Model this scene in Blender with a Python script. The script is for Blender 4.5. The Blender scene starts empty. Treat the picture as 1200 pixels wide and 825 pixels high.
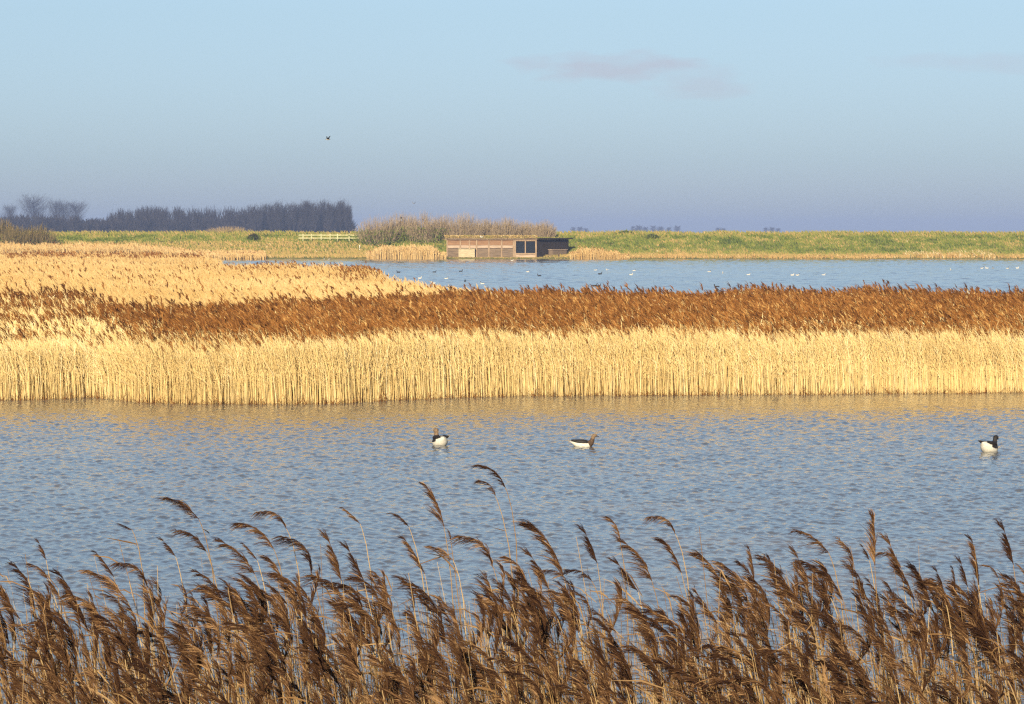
import bpy, math, random
import numpy as np
from mathutils import Vector, Matrix

random.seed(7)
rng = np.random.default_rng(11)
scene = bpy.context.scene
COL = scene.collection
R = math.radians

# ------------------------------------------------------------------ camera
CAM_H, FPX, HOR = 5.0, 3600.0, 271.0            # eye height, focal length in photo pixels, horizon row
PITCH = math.atan((412.5 - HOR) / FPX)
cam_data = bpy.data.cameras.new("camera")
cam_data.sensor_width = 36.0
cam_data.lens = 36.0 * FPX / 1200.0
cam_data.clip_start = 0.5
cam_data.clip_end = 20000
cam = bpy.data.objects.new("camera", cam_data)
COL.objects.link(cam)
cam.location = (0, 0, CAM_H)
cam.rotation_euler = (math.pi / 2 - PITCH, 0, 0)
scene.camera = cam
CP, SP = math.cos(PITCH), math.sin(PITCH)


def at(px, py, Y):
    """the point at distance Y seen at pixel (px, py) of the photograph"""
    u = (px - 600.0) / FPX
    v = (412.5 - py) / FPX
    k = Y / (CP + v * SP)
    return Vector((u * k, Y, CAM_H + (v * CP - SP) * k))


def ground_dist(py, z=0.0):
    return (CAM_H - z) * FPX / (py - HOR)


def px_x(px, d):
    return (px - 600.0) / FPX * d


# ------------------------------------------------------------------ value noise
def vnoise(x, y, seed=0):
    x = np.asarray(x, float); y = np.asarray(y, float)
    xi = np.floor(x).astype(np.int64); yi = np.floor(y).astype(np.int64)
    xf = x - xi; yf = y - yi
    xf = xf * xf * (3 - 2 * xf); yf = yf * yf * (3 - 2 * yf)

    def h(a, b):
        n = (a * 374761393 + b * 668265263 + seed * 1442695041) & 0x7FFFFFFF
        n = ((n ^ (n >> 13)) * 1274126177) & 0x7FFFFFFF
        return ((n ^ (n >> 16)) & 0xFFFF) / 65535.0
    a = h(xi, yi); b = h(xi + 1, yi); c = h(xi, yi + 1); d = h(xi + 1, yi + 1)
    return (a * (1 - xf) + b * xf) * (1 - yf) + (c * (1 - xf) + d * xf) * yf


def fbm(x, y, seed=0):
    return 0.55 * vnoise(x, y, seed) + 0.3 * vnoise(x * 2.1, y * 2.1, seed + 1) + 0.15 * vnoise(x * 4.3, y * 4.3, seed + 2)


# ------------------------------------------------------------------ materials
def new_mat(name):
    m = bpy.data.materials.new(name)
    m.use_nodes = True
    nt = m.node_tree
    nt.nodes.clear()
    out = nt.nodes.new("ShaderNodeOutputMaterial")
    return m, nt, out


def ramp(nt, stops):
    r = nt.nodes.new("ShaderNodeValToRGB")
    e = r.color_ramp.elements
    while len(e) < len(stops):
        e.new(0.5)
    for el, (p, c) in zip(e, stops):
        el.position = p
        el.color = (*c, 1)
    return r


def plant_mat(name, stops, trans=0.25, vary=0.0):
    """matt leaf or stem, its colour picked per blade by the 'tint' attribute"""
    m, nt, out = new_mat(name)
    a = nt.nodes.new("ShaderNodeAttribute"); a.attribute_name = "tint"
    r = ramp(nt, stops)
    oi = nt.nodes.new("ShaderNodeObjectInfo")
    ma = nt.nodes.new("ShaderNodeMath"); ma.operation = "MULTIPLY_ADD"; ma.inputs[1].default_value = vary; ma.inputs[2].default_value = -vary / 2
    ad = nt.nodes.new("ShaderNodeMath"); ad.operation = "ADD"
    nt.links.new(oi.outputs["Random"], ma.inputs[0]); nt.links.new(ma.outputs[0], ad.inputs[0]); nt.links.new(a.outputs["Fac"], ad.inputs[1])
    nt.links.new(ad.outputs[0], r.inputs[0])
    d = nt.nodes.new("ShaderNodeBsdfDiffuse"); d.inputs["Roughness"].default_value = 0.6
    t = nt.nodes.new("ShaderNodeBsdfTranslucent")
    mx = nt.nodes.new("ShaderNodeMixShader"); mx.inputs[0].default_value = trans
    nt.links.new(r.outputs[0], d.inputs[0]); nt.links.new(r.outputs[0], t.inputs[0])
    nt.links.new(d.outputs[0], mx.inputs[1]); nt.links.new(t.outputs[0], mx.inputs[2])
    nt.links.new(mx.outputs[0], out.inputs[0])
    return m


def noise_mat(name, stops, scale=(1, 1, 1), detail=6, rough=0.8, bump=0.0, spec=0.2):
    m, nt, out = new_mat(name)
    tc = nt.nodes.new("ShaderNodeTexCoord")
    mp = nt.nodes.new("ShaderNodeMapping"); mp.inputs["Scale"].default_value = scale
    n = nt.nodes.new("ShaderNodeTexNoise"); n.inputs["Scale"].default_value = 1.0; n.inputs["Detail"].default_value = detail
    r = ramp(nt, stops)
    p = nt.nodes.new("ShaderNodeBsdfPrincipled")
    p.inputs["Roughness"].default_value = rough
    p.inputs["Specular IOR Level"].default_value = spec
    nt.links.new(tc.outputs["Object"], mp.inputs[0]); nt.links.new(mp.outputs[0], n.inputs["Vector"])
    nt.links.new(n.outputs["Fac"], r.inputs[0]); nt.links.new(r.outputs[0], p.inputs["Base Color"])
    if bump:
        b = nt.nodes.new("ShaderNodeBump"); b.inputs["Strength"].default_value = bump; b.inputs["Distance"].default_value = 0.02
        nt.links.new(n.outputs["Fac"], b.inputs["Height"]); nt.links.new(b.outputs[0], p.inputs["Normal"])
    nt.links.new(p.outputs[0], out.inputs[0])
    return m


M = {}
M["straw"] = plant_mat("straw", [(0.0, (0.42, 0.28, 0.11)), (0.35, (0.66, 0.48, 0.20)), (0.75, (0.80, 0.63, 0.30)), (1.0, (0.86, 0.75, 0.47))], 0.2)
M["straw_far"] = plant_mat("straw_far", [(0.0, (0.38, 0.22, 0.075)), (0.4, (0.57, 0.38, 0.145)), (1.0, (0.74, 0.56, 0.28))], 0.2)
M["rust_plume"] = plant_mat("rust_plume", [(0.0, (0.080, 0.034, 0.013)), (0.5, (0.255, 0.105, 0.028)), (0.85, (0.43, 0.20, 0.056)), (1.0, (0.60, 0.37, 0.13))])
M["near_plume"] = plant_mat("near_plume", [(0.0, (0.022, 0.011, 0.009)), (0.45, (0.074, 0.036, 0.018)), (0.75, (0.158, 0.082, 0.037)), (1.0, (0.40, 0.24, 0.115))], 0.22, 0.42)
M["near_stem"] = plant_mat("near_stem", [(0.0, (0.15, 0.08, 0.03)), (0.5, (0.27, 0.165, 0.068)), (1.0, (0.50, 0.36, 0.18))], 0.1)
M["near_leaf"] = plant_mat("near_leaf", [(0.0, (0.16, 0.085, 0.035)), (0.6, (0.30, 0.17, 0.07)), (1.0, (0.55, 0.38, 0.19))], 0.3)
M["bank_grass"] = plant_mat("bank_grass", [(0.0, (0.06, 0.085, 0.020)), (0.25, (0.15, 0.19, 0.032)), (0.5, (0.255, 0.275, 0.052)), (0.75, (0.48, 0.34, 0.12)), (0.9, (0.60, 0.40, 0.16)), (1.0, (0.78, 0.68, 0.44))])
M["twig"] = plant_mat("twig", [(0.0, (0.13, 0.095, 0.055)), (0.5, (0.29, 0.215, 0.13)), (1.0, (0.48, 0.37, 0.23))], 0.1)
M["olive_twig"] = plant_mat("olive_twig", [(0.0, (0.05, 0.05, 0.02)), (0.5, (0.15, 0.12, 0.045)), (1.0, (0.30, 0.21, 0.09))], 0.1)
M["dark_twig"] = plant_mat("dark_twig", [(0.0, (0.02, 0.025, 0.012)), (1.0, (0.07, 0.065, 0.03))], 0.1)
M["bark"] = plant_mat("bark", [(0.0, (0.018, 0.016, 0.018)), (0.6, (0.042, 0.036, 0.036)), (1.0, (0.085, 0.075, 0.068))], 0.0)
M["litter"] = noise_mat("litter", [(0.3, (0.10, 0.065, 0.03)), (0.7, (0.30, 0.20, 0.09))], (3, 3, 3))
M["bank_soil"] = noise_mat("bank_soil", [(0.3, (0.10, 0.11, 0.03)), (0.5, (0.20, 0.19, 0.05)), (0.7, (0.33, 0.24, 0.09))], (0.6, 0.6, 0.6), bump=0.3)
M["field"] = noise_mat("field", [(0.3, (0.06, 0.09, 0.02)), (0.7, (0.15, 0.13, 0.05))], (0.02, 0.02, 0.02))
M["lake_bed"] = noise_mat("lake_bed", [(0.3, (0.08, 0.06, 0.04)), (0.7, (0.14, 0.11, 0.07))], (0.2, 0.2, 0.2))
M["shutter_wood"] = noise_mat("shutter_wood", [(0.3, (0.17, 0.092, 0.045)), (0.7, (0.32, 0.18, 0.09))], (0.8, 4, 9))
M["board_wood"] = noise_mat("board_wood", [(0.3, (0.11, 0.078, 0.05)), (0.7, (0.24, 0.17, 0.11))], (0.7, 4, 11))
M["pale_wood"] = noise_mat("pale_wood", [(0.3, (0.30, 0.21, 0.14)), (0.7, (0.50, 0.37, 0.26))], (0.8, 4, 8))
M["post_wood"] = noise_mat("post_wood", [(0.3, (0.22, 0.145, 0.085)), (0.7, (0.40, 0.28, 0.17))], (4, 4, 1))
M["cream_board"] = noise_mat("cream_board", [(0.3, (0.33, 0.26, 0.15)), (0.7, (0.52, 0.43, 0.27))], (1.5, 4, 6))
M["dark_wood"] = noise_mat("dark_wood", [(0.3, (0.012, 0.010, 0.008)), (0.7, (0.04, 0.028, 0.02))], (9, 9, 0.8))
M["mossy_turf"] = noise_mat("mossy_turf", [(0.3, (0.20, 0.11, 0.03)), (0.55, (0.30, 0.20, 0.05)), (0.75, (0.24, 0.23, 0.05))], (1.2, 1.2, 1.2), bump=0.5)
M["fence_paint"] = noise_mat("fence_paint", [(0.3, (0.38, 0.35, 0.17)), (0.7, (0.55, 0.52, 0.29))], (3, 3, 3))
M["white_paint"] = noise_mat("white_paint", [(0.3, (0.66, 0.64, 0.58)), (0.7, (0.8, 0.79, 0.74))], (3, 3, 3))
M["feather_white"] = noise_mat("feather_white", [(0.3, (0.48, 0.44, 0.35)), (0.7, (0.70, 0.66, 0.56))], (30, 60, 30), rough=0.7)
M["feather_dark"] = noise_mat("feather_dark", [(0.3, (0.010, 0.009, 0.009)), (0.7, (0.035, 0.028, 0.024))], (30, 60, 30), rough=0.6)
M["feather_brown"] = noise_mat("feather_brown", [(0.3, (0.04, 0.024, 0.015)), (0.7, (0.12, 0.075, 0.045))], (30, 60, 30), rough=0.7)
M["feather_tan"] = noise_mat("feather_tan", [(0.3, (0.10, 0.065, 0.038)), (0.7, (0.25, 0.17, 0.10))], (30, 60, 30), rough=0.7)
M["feather_grey"] = noise_mat("feather_grey", [(0.3, (0.16, 0.15, 0.14)), (0.7, (0.30, 0.28, 0.26))], (30, 60, 30), rough=0.7)
M["bill_dark"] = noise_mat("bill_dark", [(0.3, (0.02, 0.015, 0.015)), (0.7, (0.06, 0.04, 0.03))], (40, 40, 40), rough=0.4)
M["bill_pink"] = noise_mat("bill_pink", [(0.3, (0.35, 0.13, 0.09)), (0.7, (0.5, 0.22, 0.15))], (40, 40, 40), rough=0.4)


def opening_shade_mat():
    m, nt, out = new_mat("opening_shade")
    p = nt.nodes.new("ShaderNodeBsdfPrincipled")
    p.inputs["Base Color"].default_value = (0.012, 0.015, 0.02, 1)
    p.inputs["Roughness"].default_value = 0.2
    p.inputs["Specular IOR Level"].default_value = 0.08
    nt.links.new(p.outputs[0], out.inputs[0])
    return m


M["opening_shade"] = opening_shade_mat()


def water_mat():
    m, nt, out = new_mat("lake_water")
    L = nt.links.new
    geo = nt.nodes.new("ShaderNodeNewGeometry")

    def noise(scale, detail, rough=0.55):
        mp = nt.nodes.new("ShaderNodeMapping"); mp.inputs["Scale"].default_value = scale
        mp.inputs["Rotation"].default_value = (0, 0, R(8))
        n = nt.nodes.new("ShaderNodeTexNoise"); n.inputs["Scale"].default_value = 1; n.inputs["Detail"].default_value = detail
        n.inputs["Roughness"].default_value = rough
        L(geo.outputs["Position"], mp.inputs[0]); L(mp.outputs[0], n.inputs["Vector"])
        return n

    def math_(op, a, b=None):
        n = nt.nodes.new("ShaderNodeMath"); n.operation = op
        for i, v in enumerate((a, b)):
            if v is None:
                continue
            if isinstance(v, (int, float)):
                n.inputs[i].default_value = v
            else:
                L(v, n.inputs[i])
        return n.outputs[0]
    small = noise((6.5, 5.0, 1), 3)
    mid = noise((1.25, 0.75, 1), 2)
    gust = noise((0.045, 0.022, 1), 3)
    streak = noise((0.10, 0.28, 1), 4)
    h = math_("ADD", math_("MULTIPLY", small.outputs["Fac"], 0.019), math_("MULTIPLY", mid.outputs["Fac"], 0.02))
    gr = nt.nodes.new("ShaderNodeMapRange")
    gr.inputs["From Min"].default_value = 0.35; gr.inputs["From Max"].default_value = 0.65
    gr.inputs["To Min"].default_value = 0.65; gr.inputs["To Max"].default_value = 1.1
    L(gust.outputs["Fac"], gr.inputs["Value"])
    h2 = math_("MULTIPLY", h, gr.outputs[0])
    b = nt.nodes.new("ShaderNodeBump"); b.inputs["Strength"].default_value = 1.0; b.inputs["Distance"].default_value = 1.0
    L(h2, b.inputs["Height"])
    r = ramp(nt, [(0.35, (0.100, 0.108, 0.116)), (0.55, (0.120, 0.118, 0.112)), (0.72, (0.170, 0.140, 0.105))])
    L(streak.outputs["Fac"], r.inputs[0])
    p = nt.nodes.new("ShaderNodeBsdfPrincipled")
    L(r.outputs[0], p.inputs["Base Color"])
    p.inputs["Roughness"].default_value = 0.06
    p.inputs["IOR"].default_value = 1.33
    L(b.outputs[0], p.inputs["Normal"])
    L(p.outputs[0], out.inputs[0])
    return m


M["lake_water"] = water_mat()


# ------------------------------------------------------------------ mesh helpers
class Acc:
    """collects quads and boxes and links them as ONE mesh object"""

    def __init__(self):
        self.v, self.f, self.m, self.t, self.n = [], [], [], [], 0

    def add(self, verts, faces, mat=0, tint=0.5):
        verts = np.asarray(verts, float).reshape(-1, 3); faces = np.asarray(faces, np.int64).reshape(-1, 4)
        self.v.append(verts); self.f.append(faces + self.n)
        self.m.append(np.full(len(faces), mat, np.int32) if np.isscalar(mat) else np.asarray(mat, np.int32))
        self.t.append(np.full(len(verts), tint, float) if np.isscalar(tint) else np.asarray(tint, float))
        self.n += len(verts)

    def ribbons(self, P, W, S, mat=0, tint=None):
        """N blades of K points: P (N,K,3), widths W (N,K) or (K,), side vectors S (N,3)"""
        P = np.asarray(P, float); N, K, _ = P.shape
        if N == 0:
            return
        W = np.broadcast_to(np.asarray(W, float), (N, K))
        off = S[:, None, :] * (W[:, :, None] * 0.5)
        V = np.stack([P - off, P + off], 2).reshape(N * K * 2, 3)
        base = (np.arange(N) * K * 2)[:, None]; k = np.arange(K - 1)[None, :] * 2
        a = base + k
        F = np.stack([a, a + 1, a + 3, a + 2], -1).reshape(-1, 4)
        t = np.full(N, 0.5) if tint is None else np.asarray(tint)
        self.add(V, F, mat, np.repeat(t, K * 2))

    def tubes(self, P, Rad, mat=0, tint=None, sides=4):
        """N round stems of K points"""
        P = np.asarray(P, float); N, K, _ = P.shape
        Rad = np.broadcast_to(np.asarray(Rad, float), (N, K))
        ang = np.arange(sides) * 2 * math.pi / sides
        T = np.gradient(P, axis=1); T /= np.linalg.norm(T, axis=2, keepdims=True) + 1e-9
        ref = np.where(np.abs(T[..., 1:2]) > 0.9, np.array([1., 0, 0]), np.array([0, 1., 0]))
        A = np.cross(T, ref); A /= np.linalg.norm(A, axis=2, keepdims=True) + 1e-9
        B = np.cross(T, A)
        V = P[:, :, None, :] + Rad[:, :, None, None] * (A[:, :, None, :] * np.cos(ang)[None, None, :, None] + B[:, :, None, :] * np.sin(ang)[None, None, :, None])
        idx = np.arange(N * K * sides).reshape(N, K, sides)
        nx = np.roll(idx, -1, axis=2)
        F = np.stack([idx[:, :-1], nx[:, :-1], nx[:, 1:], idx[:, 1:]], -1).reshape(-1, 4)
        t = np.full(N, 0.5) if tint is None else np.asarray(tint)
        self.add(V.reshape(-1, 3), F, mat, np.repeat(t, K * sides))

    def box(self, lo, hi, mat=0, M4=None):
        (x0, y0, z0), (x1, y1, z1) = lo, hi
        v = np.array([(x0, y0, z0), (x1, y0, z0), (x1, y1, z0), (x0, y1, z0), (x0, y0, z1), (x1, y0, z1), (x1, y1, z1), (x0, y1, z1)], float)
        if M4 is not None:
            v = np.array([tuple(M4 @ Vector(p)) for p in v])
        f = [(0, 3, 2, 1), (4, 5, 6, 7), (0, 1, 5, 4), (1, 2, 6, 5), (2, 3, 7, 6), (3, 0, 4, 7)]
        self.add(v, f, mat)

    def mesh(self, name, mats, smooth=False):
        V = np.concatenate(self.v); F = np.concatenate(self.f)
        me = bpy.data.meshes.new(name)
        me.vertices.add(len(V)); me.vertices.foreach_set("co", V.astype(np.float32).ravel())
        me.loops.add(len(F) * 4); me.loops.foreach_set("vertex_index", F.astype(np.int32).ravel())
        me.polygons.add(len(F)); me.polygons.foreach_set("loop_start", (np.arange(len(F)) * 4).astype(np.int32))
        me.polygons.foreach_set("material_index", np.concatenate(self.m).astype(np.int32))
        me.polygons.foreach_set("use_smooth", np.full(len(F), smooth, dtype=bool))
        at_ = me.attributes.new("tint", "FLOAT", "POINT")
        at_.data.foreach_set("value", np.clip(np.concatenate(self.t), 0, 1).astype(np.float32))
        for m in mats:
            me.materials.append(M[m])
        me.update(calc_edges=True)
        return me

    def build(self, name, mats, parent=None, smooth=False, loc=(0, 0, 0), rotz=0.0):
        o = bpy.data.objects.new(name, self.mesh(name, mats, smooth))
        COL.objects.link(o)
        o.location = loc; o.rotation_euler = (0, 0, rotz)
        if parent is not None:
            o.parent = parent
        return o


def tag(o, label=None, cat=None, group=None, kind=None):
    if label: o["label"] = label
    if cat: o["category"] = cat
    if group: o["group"] = group
    if kind: o["kind"] = kind
    return o


def thing(name, loc, label, cat, group=None, rotz=0.0):
    o = bpy.data.objects.new(name, None)
    COL.objects.link(o)
    o.empty_display_size = 0.2
    o.location = loc; o.rotation_euler = (0, 0, rotz)
    return tag(o, label, cat, group)


def unit_h(n, wide=None):
    a = rng.uniform(0, 2 * math.pi, n) if wide is None else rng.normal(0, wide, n)
    return np.stack([np.cos(a), np.sin(a), np.zeros(n)], 1)


def grid_sheet(name, xs, ys, zf, mat):
    X, Y = np.meshgrid(xs, ys)
    Z = zf(X, Y)
    nx, ny = len(xs), len(ys)
    i = np.arange(nx * ny).reshape(ny, nx)
    F = np.stack([i[:-1, :-1], i[:-1, 1:], i[1:, 1:], i[1:, :-1]], -1).reshape(-1, 4)
    a = Acc(); a.add(np.stack([X, Y, Z], -1).reshape(-1, 3), F)
    return a.build(name, [mat], smooth=True)


WSL = (0.140, 0.030, 0.085)
# ------------------------------------------------------------------ setting
tag(grid_sheet("ground", np.linspace(-3900, 3900, 5), np.array([-250., 3000, 6400]), lambda X, Y: X * 0 - 1.2, "lake_bed"), kind="structure")


def wave_field(seed, lam0, lam1, n, slope, wind=R(200), spread=0.75):
    """n random wave trains (wave vector, amplitude, phase) whose slopes add up to about 'slope' rms"""
    r = np.random.default_rng(seed)
    lam = lam0 * (lam1 / lam0) ** r.uniform(0, 1, n)
    k = 2 * math.pi / lam; th = wind + r.normal(0, spread, n)
    amp = slope * math.sqrt(2.0 / n) / k
    return k * np.cos(th), k * np.sin(th), amp, r.uniform(0, 6.28, n)


def wavy(X, Y, fields):
    Z = np.zeros_like(X)
    for (seed, l0, l1, n, sl) in fields:
        for kx, ky, am, ph in zip(*wave_field(seed, l0, l1, n, sl)):
            Z += am * np.cos(kx * X + ky * Y + ph)
    gust = 0.62 + 0.75 * fbm(X * 0.05, Y * 0.028, 201)
    return Z * gust


def water_wedge(acc, dists, cols, fields):
    D, PX = np.meshgrid(dists, cols, indexing="ij")
    X = (PX - 600) / FPX * D
    Z = wavy(X, D, fields) * (1 - 0.45 * np.clip((D - 82) / 6, 0, 1) * (D < 100)) + 0.02
    i = np.arange(X.size).reshape(X.shape)
    acc.add(np.stack([X, D, Z], -1).reshape(-1, 3), np.stack([i[:-1, :-1], i[:-1, 1:], i[1:, 1:], i[1:, :-1]], -1).reshape(-1, 4))


wa = Acc()
wa.add([(-400, -100, -0.2), (400, -100, -0.2), (400, 553, -0.2), (-400, 553, -0.2)], [(0, 1, 2, 3)])
dn = [19.0]
while dn[-1] < 96:
    dn.append(dn[-1] + 0.022 + 0.0009 * dn[-1])
water_wedge(wa, np.array(dn), np.linspace(-150, 1350, 860), [(1, 0.16, 0.42, 60, WSL[0]), (2, 0.42, 1.5, 24, WSL[1])])
df = [139.0]
while df[-1] < 551:
    df.append(df[-1] + 0.0016 * df[-1])
water_wedge(wa, np.array(df), np.linspace(-150, 1350, 520), [(3, 1.0, 3.2, 44, WSL[2])])
tag(wa.build("lake_water", ["lake_water"], smooth=True), kind="structure")

BP = np.array([(546, -0.5), (549.2, 0.12), (551, 0.35), (556.5, 0.55), (560, 1.3), (566, 2.8), (573, 3.95), (577, 4.32), (582, 4.35), (592, 2.6), (602, 0.9)])


def bank_z(X, Y):
    X = np.asarray(X, float); Y = np.asarray(Y, float)
    sh = (fbm(X * 0.05, X * 0 + 3.3, 5) - 0.5) * 2.5
    z = np.interp(Y + sh * (Y < 570), BP[:, 0], BP[:, 1])
    return z + (fbm(X * 0.12, Y * 0.12, 9) - 0.5) * 0.5 * np.clip((Y - 552) / 10, 0, 1) * np.clip((603 - Y) / 6, 0, 1)


tag(grid_sheet("embankment", np.linspace(-300, 300, 401), np.linspace(546, 602, 45), bank_z, "bank_soil"), kind="structure")
tag(grid_sheet("field", np.linspace(-3890, 3890, 9), np.array([600., 1200, 2500, 6390]), lambda X, Y: X * 0 + 0.8, "field"), kind="structure")

# grass on the bank: countless tufts
NB = 95000
bx = rng.uniform(-125, 125, NB); by = 549.6 + 31 * rng.uniform(0, 1, NB) ** 0.9
bz = bank_z(bx, by)
n1 = fbm(bx * 0.22, by * 0.22, 21); n2 = vnoise(bx * 0.9, by * 0.9, 33)
up = np.clip((bz - 0.4) / 4.4, 0, 1)
tt = 0.06 + 0.70 * n1 + 0.42 * (n2 - 0.5) + rng.normal(0, 0.13, NB)
toe = np.clip(1 - (bz - 0.2) / 1.15, 0, 1)
tt = tt * (1 - toe) + toe * (0.80 + 0.12 * (vnoise(bx * 0.25, by * 0 + 1, 41) - 0.5) + rng.normal(0, 0.06, NB))
crest = np.clip((bz - 3.85) / 0.5, 0, 1) * (rng.uniform(0, 1, NB) < 0.35)
tt = np.where(crest > 0.2, 0.62 + rng.normal(0, 0.10, NB), tt)
left_toe = (bx < px_x(440, 560)) & (bz < 2.9)
tt = np.where(left_toe & (rng.uniform(0, 1, NB) < 0.72), 0.74 + rng.normal(0, 0.08, NB), tt)
pale = (np.abs(bx - px_x(1085, 551)) < 3.5) | (np.abs(bx - px_x(1140, 551)) < 4)
tt = np.where(pale & (bz < 1.1) & (rng.uniform(0, 1, NB) < 0.2), 0.97, tt)
hh = rng.uniform(0.25, 0.6, NB) * np.where((bx > px_x(521, 552)) & (bx < px_x(672, 552)) & (by < 552.5), 0.25, 1.0) * (1 + 0.6 * (crest > 0.2)) + 0.3 * (pale & (bz < 1.0))
lean = np.stack([rng.normal(-0.12, 0.25, NB), rng.normal(-0.1, 0.25, NB), np.ones(NB)], 1)
B0 = np.stack([bx, by, bz - 0.05], 1)
g = Acc()
g.ribbons(np.stack([B0, B0 + lean * (hh * 0.6)[:, None], B0 + lean * hh[:, None] + np.stack([-0.2 * hh, 0 * hh, 0 * hh], 1)], 1),
          np.array([0.14, 0.20, 0.03]), unit_h(NB, 0.9), 0, tt)
tag(g.build("bank_grass", ["bank_grass"]), "green and tan rough grass covering the long far embankment", "grass", kind="stuff")


# ------------------------------------------------------------------ reed beds
FRONT = np.array([(-500, 471), (0, 470), (60, 468.5), (105, 467), (125, 468), (165, 473), (250, 475), (390, 474.3), (540, 467), (620, 465.5), (900, 463.5), (1200, 461.5), (1700, 460)])
BROWN = np.array([(-500, 141), (0, 141), (60, 150), (100, 149), (135, 126), (200, 116), (300, 124), (400, 132), (470, 137), (545, 147), (640, 146), (700, 147), (760, 151), (840, 145), (870, 154), (1000, 152), (1100, 153), (1150, 147), (1700, 152)])
FAR = np.array([(-500, 320), (0, 318), (100, 309), (300, 288), (400, 262), (438, 244), (455, 214), (500, 186), (535, 170), (575, 152), (590, 146)])


def plants(acc, x, y, z0, h, plume_p, straw_t, plume_t, sw, nleaf, pl=0.27, wmul=1.0, mats=(0, 1), nstr=6, cut=0.0, lean_x=-0.10):
    """adds reeds at (x, y): a stem, a few leaves, and on some a ragged plume"""
    n = len(x)
    L = np.stack([rng.normal(lean_x, 0.10, n), rng.normal(0, 0.06, n), np.ones(n)], 1)
    base = np.stack([x, y, z0 + cut * h], 1)
    hv = h * (1 - cut)
    mid = base + L * (hv * 0.55)[:, None] * np.array([0.35, 0.35, 1])
    top = base + L * hv[:, None] * np.array([1, 1, 1])
    acc.ribbons(np.stack([base, mid, top], 1), np.array([1.0, 0.9, 0.45]) * sw, unit_h(n, 0.6), mats[0], straw_t)
    for k in range(nleaf):
        s = rng.uniform(0.30, 0.95, n)[:, None]
        p0 = base + (top - base) * s
        ln = rng.uniform(0.25, 0.5, n)[:, None]
        d = np.stack([rng.normal(-0.45, 0.45, n), rng.normal(0, 0.35, n), rng.uniform(0.3, 1.0, n)], 1)
        d /= np.linalg.norm(d, axis=1, keepdims=True)
        p1 = p0 + d * ln * 0.55
        p2 = p0 + d * ln + np.array([-0.05, 0, -0.06])
        acc.ribbons(np.stack([p0, p1, p2], 1), np.array([0.7, 1.0, 0.1]) * sw * 1.15, unit_h(n, 0.8), mats[0], straw_t + rng.normal(0, 0.12, n))
    sel = np.where(rng.uniform(0, 1, n) < plume_p)[0]
    m = len(sel)
    if m == 0:
        return
    tp = top[sel]; plen = pl * rng.uniform(0.7, 1.35, m)
    ax = np.stack([rng.normal(-0.34, 0.24, m), rng.normal(0, 0.18, m), np.ones(m)], 1)
    ax /= np.linalg.norm(ax, axis=1, keepdims=True)
    for k in range(nstr):
        t0 = k / nstr * 0.6
        spread = np.stack([rng.normal(-0.16, 0.2, m), rng.normal(0, 0.2, m), rng.normal(0, 0.08, m)], 1)
        d = ax + spread
        p0 = tp + ax * (plen * t0)[:, None]
        l = plen * rng.uniform(0.45, 0.75, m)
        p1 = p0 + d * (l * 0.5)[:, None]
        p2 = p0 + d * l[:, None] + np.stack([-0.22 * l, 0 * l, -0.12 * l], 1)
        acc.ribbons(np.stack([p0, p1, p2], 1), np.array([0.012, 0.034, 0.004]) * wmul, unit_h(m), mats[1], plume_t[sel] + rng.normal(0, 0.16, m))


def scatter(px0, px1, d0, d1, dens):
    """even scatter over the wedge between two pixel columns and two distances"""
    area = (px1 - px0) / FPX * (d1 * d1 - d0 * d0) / 2
    n = int(area * dens)
    d = np.sqrt(rng.uniform(d0 * d0, d1 * d1, n)); px = rng.uniform(px0, px1, n)
    return px, d


# middle bed: pale front wall, rust plumes behind
mb = Acc()
px, d = scatter(-170, 1370, 86, 156, 30)
px2, d2 = scatter(-170, 1370, 86, 99, 60)
px3, d3 = scatter(-170, 1370, 86, 97, 240)
edge3 = d3 - 5 * FPX / (np.interp(px3, FRONT[:, 0], FRONT[:, 1]) - HOR) < 2.4
px, d = np.concatenate([px, px2, px3[edge3]]), np.concatenate([d, d2, d3[edge3]])
ragged = (vnoise(px * 0.03, px * 0, 3) - 0.5) * 0.5 + np.abs(rng.normal(0, 0.28, len(px)))
front = 5 * FPX / (np.interp(px, FRONT[:, 0], FRONT[:, 1]) - HOR) + ragged
back = np.interp(px, BROWN[:, 0], BROWN[:, 1]) * 0.955 + (vnoise(px * 0.04, px * 0 + 9, 8) - 0.5) * 8 + (vnoise(px * 0.2, px * 0 + 9, 6) - 0.5) * 5
ins = d - front
keep = (ins > 0) & (d < back) & ((ins < 5) | (rng.uniform(0, 1, len(d)) < 0.9))
px, d, ins, back = px[keep], d[keep], ins[keep], back[keep]
x = px_x(px, d)
nz = fbm(x * 0.35, d * 0.35, 14)
h = 1.70 + 0.22 * np.clip(ins / 9, 0, 1) + (nz - 0.5) * 0.45 + rng.normal(0, 0.11, len(x))
leftness = np.clip((330 - px) / 200, 0, 1)
h -= leftness * 0.22 * np.clip(1 - ins / 12, 0, 1)
patch = fbm(x * 0.22 + 7, d * 0.16, 17)
pp = np.clip((ins - 0.8 + 3 * (fbm(x * 0.5, d * 0.3, 44) - 0.5)) / 8.0, 0.06, 0.92)
pp = np.where(px < 330, pp * np.clip((patch - 0.40 + 0.42 * (1 - leftness)) * 2.8, 0.08, 1.0), pp)
ptint = 0.46 + 0.30 * (fbm(x * 0.3, d * 0.2, 19) - 0.5) + rng.normal(0, 0.19, len(x)) - 0.12 * leftness + 0.06
stint = 0.62 + rng.normal(0, 0.17, len(x)) + 0.3 * (fbm(x * 0.5, d * 0.5, 23) - 0.5)
fr = ins < 4.5
plants(mb, x[fr], d[fr], -0.1, h[fr] + 0.1, pp[fr] * 0.6, stint[fr], ptint[fr], 0.0125, 3, wmul=1.0)
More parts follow.
